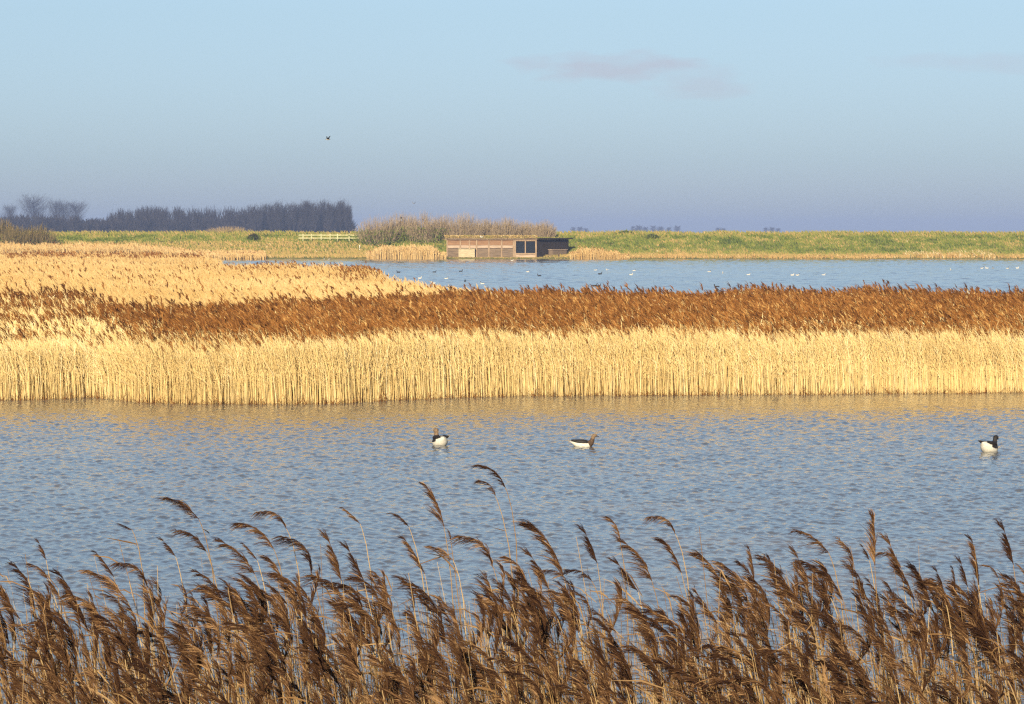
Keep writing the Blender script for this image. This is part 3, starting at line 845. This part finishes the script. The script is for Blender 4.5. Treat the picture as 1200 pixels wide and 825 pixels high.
DK = lambda u, v: 1 if u > 0.0 else 0
PIED = lambda u, v: 1 if (u > 0.6 or v > 0.6) else 0
WH = lambda u, v: 1 if u > 0.8 else 0
FB = [  # photo x, waterline y, kind, heading, label
    (467, 319.5, "d", 180, "dark duck nearest the brown tufted tip of the pale reeds"),
    (509, 319.5, "d", 0, "dark duck on open water left of the hide, alone"),
    (492, 326.5, "w", 0, "white waterbird just beyond the pale reeds' sloping edge"),
    (508, 332.5, "w", 180, "white waterbird lowest along the pale reeds' tip"),
    (523, 327, "p", 0, "black and white waterbird between pale reed tip and hide"),
    (540, 318.5, "d", 0, "dark duck on the water below the hide's shuttered wall"),
    (545, 330, "d", 90, "dark duck end on, left of the pied one near the rust plumes"),
    (565.5, 333, "p", 180, "pied duck just above the rust plumes below the hide"),
    (600, 305.8, "w", 0, "white bird at the hide's foot on the water's edge"),
    (618.5, 318.8, "p", 0, "pied duck on the lake below the hide's open windows"),
    (632, 323.8, "d", 200, "dark duck right of the pied one below the hide's dark wing"),
    (698, 317, "p", 0, "pied waterbird, leftmost of the white group right of the hide"),
    (712, 317, "w", 180, "long white waterbird second in the group right of the hide"),
    (703, 321.6, "d", 0, "small dark duck under the pied bird of the group"),
    (743, 317.6, "p", 0, "pied waterbird above a white one, right end of the group"),
    (739.5, 322.4, "w", 0, "white waterbird below the pied one, right end of the group"),
    (697, 335.6, "d", 0, "left duck of a dark pair close to the rust plumes"),
    (701, 336.2, "d", 0, "right duck of a dark pair close to the rust plumes"),
    (831, 319, "p", 0, "pied waterbird in mid lake with a faint white one beside"),
    (847, 320.4, "w", 90, "faint white waterbird right of the mid lake pied bird"),
    (877, 322.6, "w", 0, "single white waterbird on open water right of mid lake"),
    (840, 336.8, "d", 180, "lone dark duck at the plume tops right of mid lake"),
    (928.5, 322.8, "w", 0, "left white waterbird of a close pair on the right lake"),
    (934.5, 322.8, "p", 0, "right waterbird of a close white pair on the right lake"),
    (965, 322.8, "w", 0, "lone white waterbird right of the close pair"),
    (1114, 316.6, "w", 90, "bright white waterbird alone at the right of the lake"),
    (1150.5, 314.8, "p", 0, "pied waterbird at left end of the far right flock"),
    (1156.5, 314.8, "w", 180, "white waterbird second in the far right flock"),
    (1163.5, 314.6, "p", 90, "thin pied waterbird third in the far right flock"),
    (1180.5, 315, "p", 30, "large pied waterbird fourth in the far right flock"),
    (1192, 314.6, "w", 0, "white waterbird last in the far right flock"),
    (380, 304.4, "w", 90, "left white bird of two by the bank below the fence"),
    (385.5, 304.6, "w", 80, "right white bird of two by the bank below the fence"),
]
for (p, y, k, hd, lab) in FB:
    d = ground_dist(y)
    d = min(d, 545)
    mats, mf = {"d": (["feather_dark", "feather_dark"], DK), "p": (["feather_white", "feather_dark"], PIED), "w": (["feather_white", "feather_grey"], WH)}[k]
    waterbird("duck" if k == "d" else "waterbird", (px_x(p, d), d, 0.0), R(hd), (0.78 if k == "d" else 0.68) * (1.0 + 0.12 * (d > 400)), BODY, mats, mf, lab, "bird", "small birds far out on the lake", 8, detail=False)


def flying(loc, rotz, scale, label, roll=0.0, dark="feather_dark", pale="feather_white"):
    o = thing("flying_bird", loc, label, "bird", None, rotz)
    o.scale = (scale,) * 3
    a = Acc()
    sweep(a, [(-.30, .0, .035, .004), (-.22, .0, .03, .012), (-.1, .0, .06, .05), (.05, .0, .075, .065), (.16, .01, .05, .048), (.22, .025, .032, .032), (.27, .03, .03, .03), (.30, .026, .012, .011), (.345, .02, .003, .003)], 10, lambda u, v: 1 if v > 0.2 or u > 0.7 else 0)
    a.build("body", [pale, dark], o, True)
    for sy in (-1, 1):
        w_ = Acc()
        P = []
        for t, c, lift, sw in ((0, .17, 0, 0), (.3, .165, .12, .03), (.6, .12, .24, .0), (.85, .075, .33, -.06), (1, .012, .37, -.13)):
            P.append(((.07 + sw, sy * (.04 + t * .45), lift), (.07 + sw - c, sy * (.04 + t * .45), lift - 0.01)))
        v = []
        for f_, b_ in P:
            v += [f_, b_, (b_[0], b_[1], b_[2] - .012), (f_[0], f_[1], f_[2] - .018)]
        f = []
        for i in range(len(P) - 1):
            for j in range(4):
                f.append((4 * i + j, 4 * i + (j + 1) % 4, 4 * i + 4 + (j + 1) % 4, 4 * i + 4 + j))
        w_.add(v, f); w_.build("wing", [dark], o)
    return o


q = at(384.5, 163.5, 190); flying(q, R(205), 0.6, "dark winged bird flying alone in the sky above the wood")
q = at(485, 238.5, 330); flying(q, R(60), 0.55, "tiny pale bird flying in the sky just above the thicket", dark="feather_grey")
q = at(470, 256.5, 520); flying(q, R(10), 1.0, "small dark and white bird flying in front of the thicket")
q = at(564.5, 277.3, HD + 0.2)
waterbird("perched_bird", (q.x, HD + 0.3, HZ + hz(279.2) + 0.12), R(180), 1.0, BODY, ["feather_white", "feather_grey"], WH, "white bird sitting on the turf roof of the hide", "bird", None, 8, detail=False)


# ------------------------------------------------------------------ near reeds
def plume_proto(seed, bend, spread, n, one_side=0.7):
    """one feathery panicle, base at the origin and tip at (0,0,1): (P, W, S, tint) of its strands"""
    r = np.random.default_rng(seed)
    nc = 15                                              # tresses, each with its own set and length
    ct = np.linspace(0.0, 0.86, nc) + r.normal(0, 0.02, nc)
    cl = r.uniform(0.55, 1.25, nc); caz = r.normal(math.pi, math.pi * (1.0 - one_side), nc); cs = r.uniform(0.25, 1.25, nc)
    ci = r.integers(0, nc, n)
    t0 = np.clip(ct[ci] + r.normal(0, 0.018, n), 0, 0.93)
    ax = lambda t: np.stack([bend * 4 * t * (1 - t), 0 * t, t], 1)
    A0 = ax(t0)
    T = ax(t0 + 0.01) - A0; T /= np.linalg.norm(T, axis=1, keepdims=True)
    az = caz[ci] + r.normal(0, 0.45, n)
    rad = np.stack([np.cos(az), np.sin(az), np.zeros(n)], 1)
    ln = (0.46 - 0.24 * t0) * cl[ci] * r.uniform(0.45, 1.1, n)
    d = T * 0.9 + rad * (spread * cs[ci] * r.uniform(0.5, 1.25, n))[:, None]
    d /= np.linalg.norm(d, axis=1, keepdims=True)
    droop = np.array([-0.62, 0, -0.20]) * (0.55 + bend * 2.2)
    P = np.stack([A0 + d * (ln * s)[:, None] + droop * (ln * s * s * 0.6)[:, None] for s in (0, 0.35, 0.7, 1.0)], 1)
    P[:, 1:] += r.normal(0, 0.009, (n, 3, 3))
    W = np.array([0.004, 0.012, 0.012, 0.003]) * r.uniform(0.7, 1.3, n)[:, None]
    Sd = r.normal(0, 1, (n, 3)); Sd /= np.linalg.norm(Sd, axis=1, keepdims=True)
    tint = np.clip(r.normal(0.45, 0.2, n) + r.normal(0, 0.14, nc)[ci], 0, 1)
    # the central stalk
    tt_ = np.linspace(0, 0.97, 4)
    stalk = ax(tt_)[None]
    return P, W, Sd, tint, stalk


KINDS_ = []
for i in range(18):
    bend = [0.04, 0.08, 0.12, 0.18, 0.27, 0.02][i % 6]
    spread = [0.32, 0.46, 0.62][i // 6]
    KINDS_.append((bend, spread, plume_proto(500 + i, bend, spread, 220)))


def plume_acc(k, xf=None, acc=None, mat=0, thin=1, tshift=0.0):
    P, W, Sd, tint, stalk = KINDS_[k][2]
    a = acc or Acc()
    P = P[::thin]; W = W[::thin]; Sd = Sd[::thin]; tint = tint[::thin]
    if xf is not None:
        Rm = np.array(xf.to_3x3()); tv = np.array(xf.translation); sc = xf.to_scale()[0]
        P = P @ Rm.T + tv; stalk = stalk @ Rm.T + tv
        Sd = Sd @ (Rm / sc).T; W = W * sc * (1.0 + 0.35 * (thin - 1))
        a.ribbons(P, W, Sd, mat, tint + tshift)
        a.ribbons(stalk, np.array([.01, .008, .006, .002]) * sc, np.array([[0.8, 0.6, 0]]), mat, [0.4])
    else:
        a.ribbons(P, W, Sd, mat, tint)
        a.tubes(stalk, np.array([.010, .008, .006, .002]), mat, [0.4])
    return a


PLUME_MESH = [plume_acc(k).mesh("plume", ["near_plume"]) for k in range(18)]


def leaf_arrays(seed):
    r = np.random.default_rng(seed)
    t = np.linspace(0, 1, 7)
    rise = r.uniform(-0.5, 1.1); dr = r.uniform(0.0, 0.7) ** 1.5
    P = np.stack([-t * (1 - 0.25 * dr * t), 0.12 * np.sin(t * 2.5) * r.normal(0, 1), rise * t - dr * t * t * 0.75], 1)
    W = 0.034 * np.array([0.55, 0.95, 1.0, 0.85, 0.62, 0.35, 0.04])
    Sd = np.array([0.25, r.uniform(-.4, .8), 0.8]); Sd /= np.linalg.norm(Sd)
    return P[None], W, Sd[None]


LEAVES = [leaf_arrays(700 + i) for i in range(8)]
LEAF_MESH = []
for (P, W, Sd) in LEAVES:
    for tnt in (0.2, 0.5, 0.85):
        a = Acc(); a.ribbons(P, W, Sd, 0, [tnt]); LEAF_MESH.append(a.mesh("leaf", ["near_leaf"]))


def stem_curve(root, top, chord):
    """stem from the water to the plume's foot, leaving it along the plume's direction"""
    ts = np.array([0, 0.3, 0.55, 0.75, 0.88, 0.96, 1.0])
    d = (top - root); L = d.length
    c1 = root + Vector((0, 0, L * 0.45)); c2 = top - (chord.normalized() * 0.5 + Vector((0, 0, 0.6))) * (0.28 * L * 0.6)
    out = []
    for t in ts:
        out.append(root * (1 - t) ** 3 + c1 * 3 * t * (1 - t) ** 2 + c2 * 3 * t * t * (1 - t) + top * t ** 3)
    return np.array([tuple(v) for v in out])[None]


def frame_from(base, tip, roll):
    ch = tip - base; L = ch.length
    z = ch.normalized(); y0 = Vector((0, 1, 0))
    x_ = y0.cross(z).normalized(); y_ = z.cross(x_)
    m = Matrix((x_, y_, z)).transposed().to_4x4()
    return Matrix.Translation(base) @ m @ Matrix.Rotation(roll, 4, 'Z') @ Matrix.Diagonal((L, L, L, 1)), ch


SHARED_TOP = "brown plumed reed standing out against the water along the near stand's top"
SHARED_IN = "brown plumed reed crowded among others in the thick of the near stand"


class Reed: pass


def plan_reed(bx, by, tx, ty, d, k, label=None, group=None, dy=0.0):
    q = Reed()
    if label != SHARED_IN:                             # drawn a little longer and fuller than foot to tip
        tx, ty = tx + (tx - bx) * 0.04, ty + (ty - by) * 0.04
        bx, by = bx - (tx - bx) * 0.10, by - (ty - by) * 0.10
    q.base = at(bx, by, d); q.tip = at(tx, ty, d + dy)
    q.k = k; q.d = d; q.label = label; q.group = group
    q.roll = random.uniform(-0.5, 0.5)
    ln = (q.tip - q.base).length
    q.root = Vector((q.base.x + random.uniform(0.05, 0.32), d + random.uniform(-0.15, 0.15), -0.25))
    q.leaves = []
    for _ in range(random.choice((0, 1, 1, 2))):
        q.leaves.append((random.uniform(0.40, 0.80), random.uniform(0.2, 0.42), random.randrange(24), random.gauss(0, 0.9)))
    q.tone = random.uniform(0.4, 1.0)
    q.area = ln * FPX / d
    return q


HAND = [  # plume foot x, y; plume tip x, y; plume kind; label
    (589, 569, 558, 545, 3, "tallest reed of the near stand, thin plume nodding highest over the water"),
    (578, 580, 555, 565, 10, "second tallest near reed, dark plume just below the tallest one's tip"),
    (518, 612, 497, 567, 1, "tall reed with long slim straight plume, left of the tallest pair"),
    (477, 616, 457, 601, 2, "small dark plume leaning left, beside the long slim plume"),
    (495, 668, 471, 628, 0, "slim slanting plume under the small dark one, in clear water"),
    (420, 612, 400, 594, 0, "faint wispy thin plume at left centre, alone over the water"),
    (229, 606, 191, 583, 8, "upper of two stacked plumes on the left, pointing up left"),
    (238, 644, 202, 622, 15, "lower of two stacked plumes on the left, bushy and drooping"),
    (153, 620, 138, 613, 17, "tiny dark plume tip alone above the reeds at left"),
    (53, 654, 43, 632, 6, "small upright plume alone near the left edge"),
    (332, 618, 297, 603, 16, "round drooping plume on bright straight stem, highest of the left clump"),
    (316, 640, 273, 614, 9, "broad ragged plume hanging left just below the round drooping one"),
    (294, 669, 252, 632, 14, "loose bushy plume left of the broad ragged one"),
    (361, 668, 323, 630, 16, "rounded drooping plume right of the bright straight stem"),
    (204, 650, 187, 630, 6, "small dark plume below and left of the stacked pair"),
    (573, 661, 531, 630, 16, "large rounded brown plume bowing left below the tallest pair"),
    (528, 633, 524, 620, 2, None),
    (528, 655, 500, 640, 8, None),
    (656, 668, 617, 609, 7, "long heavy plume leaning left, right of the tallest pair"),
    (698, 656, 681, 617, 6, "slim upright plume between the long heavy one and the centre gap"),
    (725, 633, 709, 605, 9, "dark narrow plume standing over the broad dark one, right of centre"),
    (760, 676, 724, 632, 14, "broad dark plume bowed left, right of centre"),
    (788, 624, 756, 608, 16, "curled plume hooking over to the left, right of centre"),
    (796, 667, 773, 629, 7, "plume hanging beneath the hooked one, right of centre"),
    (848, 695, 815, 645, 7, None),
    (874, 702, 840, 658, 8, None),
    (883, 678, 877, 640, 0, None),
    (884, 680, 863, 656, 12, None),
    (931, 709, 895, 654, 13, None),
    (947, 692, 929, 642, 6, None),
    (967, 645, 929, 621, 14, "loose arching plume above the others, left of the upright dark spike"),
    (997, 670, 980, 631, 15, "fanned plume curving in on itself, beside the upright dark spike"),
    (1025, 657, 1023, 602, 5, "upright dark spike plume, highest on the right"),
    (1018, 655, 1009, 638, 6, None),
    (1056, 676, 1037, 628, 6, "bright tan slim plume just right of the upright dark spike"),
    (1053, 665, 1025, 650, 10, None),
    (1092, 713, 1069, 659, 12, None),
    (1133, 685, 1123, 654, 6, None),
    (1119, 694, 1116, 664, 0, None),
    (1146, 680, 1137, 628, 0, "pointed narrow plume, second from the right edge over water"),
    (1186, 657, 1172, 612, 6, "lone plume near the right edge, highest of that corner"),
    (1168, 676, 1152, 662, 3, None),
    (1204, 675, 1191, 660, 0, None),
    (38, 709, 12, 659, 14, None), (53, 676, 31, 661, 9, None), (100, 733, 67, 668, 0, None), (16, 748, 0, 685, 7, None),
    (169, 686, 131, 662, 16, None), (145, 702, 98, 668, 8, None), (131, 673, 110, 645, 0, None), (257, 699, 225, 668, 14, None),
    (333, 688, 311, 650, 7, None), (398, 675, 380, 624, 6, None), (424, 676, 403, 637, 6, None), (421, 712, 386, 684, 16, None),
    (452, 706, 450, 671, 5, None), (517, 747, 469, 678, 15, None), (615, 686, 588, 652, 9, None), (641, 686, 616, 644, 6, None),
    (690, 680, 658, 672, 10, None), (285, 720, 250, 690, 8, None), (300, 655, 284, 636, 0, None), (745, 690, 718, 655, 6, None), (910, 690, 900, 650, 0, None), (70, 700, 50, 672, 6, None),
    (1105, 690, 1095, 665, 6, None), (1070, 700, 1050, 660, 12, None), (1195, 700, 1178, 672, 7, None), (985, 700, 962, 668, 7, None), (1015, 700, 1000, 672, 6, None),
]
reeds = []
for (bx_, by_, tx_, ty_, k, lab) in HAND:
    H = 2.25 + max(0, 640 - ty_) * 0.0045 + random.uniform(-0.05, 0.08)
    d = (CAM_H - H) * FPX / (ty_ - HOR)
    d = min(max(d, 23.0), 27.0)
    reeds.append(plan_reed(bx_, by_, tx_, ty_, d, k, lab or SHARED_TOP, "reeds of the near stand"))

rr = np.random.default_rng(77)
rest = []
env_x = [-80, 0, 60, 120, 200, 300, 360, 430, 520, 600, 680, 760, 800, 870, 940, 1000, 1060, 1120, 1200, 1280]
env_y = [672, 690, 700, 690, 684, 680, 682, 690, 690, 676, 690, 694, 700, 676, 682, 692, 694, 700, 692, 690]
N_R = 980
for i in range(N_R):
    px_ = rr.uniform(-70, 1290)
    top = np.interp(px_, env_x, env_y) - 14 - 10 * (px_ > 780)
    u = rr.uniform(0, 1) ** 1.15
    ty_ = top + u * (905 - top) + rr.normal(0, 7)
    ln = rr.uniform(38, 74) * (1 + 0.2 * u)
    an = rr.normal(-0.24, 0.25)
    if rr.uniform() < 0.15: an -= 0.5
    tx_ = px_
    bx_ = tx_ - math.sin(an) * ln; by_ = ty_ + math.cos(an) * ln
    H = rr.normal(2.2, 0.10)
    d = (CAM_H - H) * FPX / (ty_ - HOR)
    k = int(rr.integers(0, 18))
    q = plan_reed(bx_, by_, tx_, ty_, float(np.clip(d, 15.0, 27.5)), k, SHARED_IN, "reeds of the near stand", dy=rr.normal(0, 0.05))
    q.inframe = (-10 < (tx_ + bx_) / 2 < 1210) and ((ty_ + by_) / 2 < 815)
    q.cy = (ty_ + by_) / 2
    rest.append(q)
cand = sorted([q for q in rest if q.inframe], key=lambda q: -q.area * (1.0 if q.cy < 770 else 0.85))
chosen = cand[: 300 - len(reeds)]
ids = {id(q) for q in chosen}
reeds += chosen
rest = [q for q in rest if id(q) not in ids]


def put_leaf_matrix(p, ln, yaw):
    return Matrix.Translation(p) @ Matrix.Rotation(yaw, 4, 'Z') @ Matrix.Diagonal((ln, ln, ln, 1))


for q in reeds:
    o = thing("reed", q.root, q.label, "reed", q.group)
    xf, ch = frame_from(q.base, q.tip, q.roll)
    inv = Matrix.Translation(-q.root)
    sc_ = stem_curve(q.root, q.base, ch)
    a = Acc(); a.tubes(sc_ - np.array(q.root), np.array([.0062, .0058, .005, .0042, .0036, .003, .0026]), 0, [q.tone], 5)
    a.build("stem", ["near_stem"], o, True)
    c = bpy.data.objects.new("plume", PLUME_MESH[q.k]); COL.objects.link(c); c.parent = o
    c.matrix_local = inv @ xf
    for (s, ln, li, yaw) in q.leaves:
        i = s * 6; i0 = int(i); p = Vector(sc_[0, i0] * (1 - (i - i0)) + sc_[0, i0 + 1] * (i - i0))
        c = bpy.data.objects.new("leaf", LEAF_MESH[li]); COL.objects.link(c); c.parent = o
        c.matrix_local = inv @ put_leaf_matrix(p, ln, yaw)

sr = Acc()
for q in rest:
    xf, ch = frame_from(q.base, q.tip, q.roll)
    sc_ = stem_curve(q.root, q.base, ch)
    sr.tubes(sc_, np.array([.0062, .0058, .005, .0042, .0036, .003, .0026]), 1, [q.tone], 4)
    plume_acc(q.k, xf, sr, 0, 2, random.gauss(0, 0.13))
    for (s, ln, li, yaw) in q.leaves:
        i = s * 6; i0 = int(i); p = Vector(sc_[0, i0] * (1 - (i - i0)) + sc_[0, i0 + 1] * (i - i0))
        P, W, Sd = LEAVES[li // 3]
        m = put_leaf_matrix(p, ln, yaw); Rm = np.array(m.to_3x3())
        S2 = Sd @ (Rm / ln).T
        sr.ribbons(P @ Rm.T + np.array(m.translation), W * ln, S2, 2, [(0.2, 0.5, 0.85)[li % 3]])
# plumeless stems and dead blades low in the stand
n = 5200
pxr = rr.uniform(-100, 1320, n); dr_ = rr.uniform(16.0, 26.0, n)
xr = px_x(pxr, dr_)
hr = rr.normal(1.95, 0.24, n)
b0 = np.stack([xr, dr_, np.full(n, -0.2)], 1)
lean = np.stack([rr.normal(-0.10, 0.06, n), rr.normal(0, 0.05, n), np.ones(n)], 1)
sr.ribbons(np.stack([b0, b0 + lean * (hr * 0.5)[:, None] * np.array([.4, .4, 1]), b0 + lean * hr[:, None]], 1), np.array([.009, .008, .004]), unit_h(n), 1, rr.uniform(0.1, 1, n))
for k in range(2):
    s = rr.uniform(0.5, 1.0, n)[:, None]
    p0 = b0 + lean * hr[:, None] * s
    dd = np.stack([rr.normal(-0.5, 0.45, n), rr.normal(0, 0.4, n), rr.uniform(0.1, 1.0, n)], 1); dd /= np.linalg.norm(dd, axis=1, keepdims=True)
    ln = rr.uniform(0.12, 0.36, n)[:, None]
    sv = rr.normal(0, 1, (n, 3)); sv /= np.linalg.norm(sv, axis=1, keepdims=True)
    sr.ribbons(np.stack([p0, p0 + dd * ln * .5, p0 + dd * ln + np.array([-.03, 0, -.05])], 1), np.array([.007, .012, .002]), sv, 2, rr.uniform(0, 0.9, n))
tag(sr.build("near_reeds", ["near_plume", "near_stem", "near_leaf"]), "dense tangle of dry brown reeds filling the foot of the near stand", "reeds", kind="stuff")

# ------------------------------------------------------------------ sky, sun, air
AZ, EL = R(9), R(20)
sun_dir = Vector((-math.sin(AZ) * math.cos(EL), -math.cos(AZ) * math.cos(EL), math.sin(EL)))     # towards the sun
sd = bpy.data.lights.new("sun", "SUN"); sd.energy = 5.0; sd.angle = R(0.5); sd.color = (1.0, 0.87, 0.64)
so = bpy.data.objects.new("sun", sd); COL.objects.link(so)
so.rotation_euler = (-sun_dir).to_track_quat('-Z', 'Y').to_euler()
so.location = sun_dir * 200

world = bpy.data.worlds.new("World"); scene.world = world
world.use_nodes = True
nt = world.node_tree; nt.nodes.clear()
L = nt.links.new
wo = nt.nodes.new("ShaderNodeOutputWorld"); bg = nt.nodes.new("ShaderNodeBackground")
bg.inputs["Strength"].default_value = 0.085
sky = nt.nodes.new("ShaderNodeTexSky"); sky.sky_type = 'NISHITA'; sky.sun_disc = False
sky.sun_elevation = EL
sky.sun_rotation = math.atan2(sun_dir.x, sun_dir.y)
sky.air_density = 1.0; sky.dust_density = 0.6; sky.ozone_density = 3.0
tc = nt.nodes.new("ShaderNodeTexCoord")
sep = nt.nodes.new("ShaderNodeSeparateXYZ"); L(tc.outputs["Generated"], sep.inputs[0])


def wm(op, a, b=None, clamp=False):
    n = nt.nodes.new("ShaderNodeMath"); n.operation = op; n.use_clamp = clamp
    for i, v in enumerate((a, b)):
        if v is None: continue
        if isinstance(v, (int, float)): n.inputs[i].default_value = v
        else: L(v, n.inputs[i])
    return n.outputs[0]


# a bank of lavender haze low on the horizon, clearing upwards
el = wm("MULTIPLY", sep.outputs["Z"], 4.0, True)
hz_r = ramp(nt, [(0.0, (0.60, 0.70, 1.12)), (0.09, (0.58, 0.685, 1.00)), (0.28, (0.715, 0.745, 0.885)), (0.55, (1.02, 0.94, 0.93)), (1.0, (1.18, 1.06, 1.0))])  # stops above the view are toned and brightened for the water's reflections
L(el, hz_r.inputs[0])
mul = nt.nodes.new("ShaderNodeMix"); mul.data_type = 'RGBA'; mul.blend_type = 'MULTIPLY'; mul.inputs[0].default_value = 1.0
L(sky.outputs[0], mul.inputs[6]); L(hz_r.outputs[0], mul.inputs[7])
# one thin flat cloud
azx = wm("DIVIDE", sep.outputs["X"], sep.outputs["Y"]); elz = wm("DIVIDE", sep.outputs["Z"], sep.outputs["Y"])
cmb = nt.nodes.new("ShaderNodeCombineXYZ")
L(wm("MULTIPLY", azx, 55.0), cmb.inputs[0]); L(wm("MULTIPLY", elz, 170.0), cmb.inputs[1])
cn = nt.nodes.new("ShaderNodeTexNoise"); cn.inputs["Scale"].default_value = 1.0; cn.inputs["Detail"].default_value = 5
L(cmb.outputs[0], cn.inputs["Vector"])


def blob(cx, cz, wx, wz, amp):
    a_ = wm("POWER", wm("DIVIDE", wm("SUBTRACT", azx, cx), wx), 2.0)
    b_ = wm("POWER", wm("DIVIDE", wm("SUBTRACT", elz, cz), wz), 2.0)
    e = wm("SUBTRACT", 1.0, wm("ADD", a_, b_))
    e2 = wm("ADD", e, wm("MULTIPLY", wm("SUBTRACT", cn.outputs["Fac"], 0.5), 3.2))
    return wm("MULTIPLY", wm("MULTIPLY", e2, 0.9, True), wm("GREATER_THAN", sep.outputs["Y"], 0.1)), amp


tot = None
for args in ((0.034, 0.0535, 0.036, 0.0056, 1.0), (0.062, 0.0485, 0.020, 0.0062, 0.6), (0.165, 0.0545, 0.045, 0.0040, 0.45)):
    m_, amp = blob(*args)
    v_ = wm("MULTIPLY", m_, amp)
    tot = v_ if tot is None else wm("MAXIMUM", tot, v_)
cl = nt.nodes.new("ShaderNodeMix"); cl.data_type = 'RGBA'; cl.blend_type = 'MULTIPLY'
cl.inputs[7].default_value = (1.02, 0.86, 0.86, 1)
L(tot, cl.inputs[0]); L(mul.outputs[2], cl.inputs[6])
L(cl.outputs[2], bg.inputs[0]); L(bg.outputs[0], wo.inputs[0])

HAZE = 0.00021
ha = Acc(); ha.box((-4000, -300, -2.2), (4000, 6500, 27.0))
hm, hnt, hout = new_mat("haze")
pv = hnt.nodes.new("ShaderNodeVolumePrincipled")
pv.inputs["Color"].default_value = (0.44, 0.57, 0.95, 1); pv.inputs["Density"].default_value = HAZE
hnt.links.new(pv.outputs[0], hout.inputs["Volume"])
M["haze"] = hm
tag(ha.build("haze", ["haze"]), "thin bluish haze over the marsh and lake", "haze", kind="stuff")

# ------------------------------------------------------------------ render settings
scene.render.engine = "CYCLES"
scene.view_settings.view_transform = 'Standard'
scene.view_settings.look = 'None'
scene.view_settings.exposure = 0.6
scene.view_settings.gamma = 1.0
cy = scene.cycles
cy.max_bounces = 5; cy.diffuse_bounces = 2; cy.glossy_bounces = 2; cy.transmission_bounces = 2; cy.volume_bounces = 0; cy.transparent_max_bounces = 8
cy.use_denoising = False
cy.caustics_reflective = False; cy.caustics_refractive = False
cy.sample_clamp_indirect = 4.0
cy.pixel_filter_type = 'BLACKMAN_HARRIS'; cy.filter_width = 1.3
scene.render.resolution_x, scene.render.resolution_y = 1024, 704
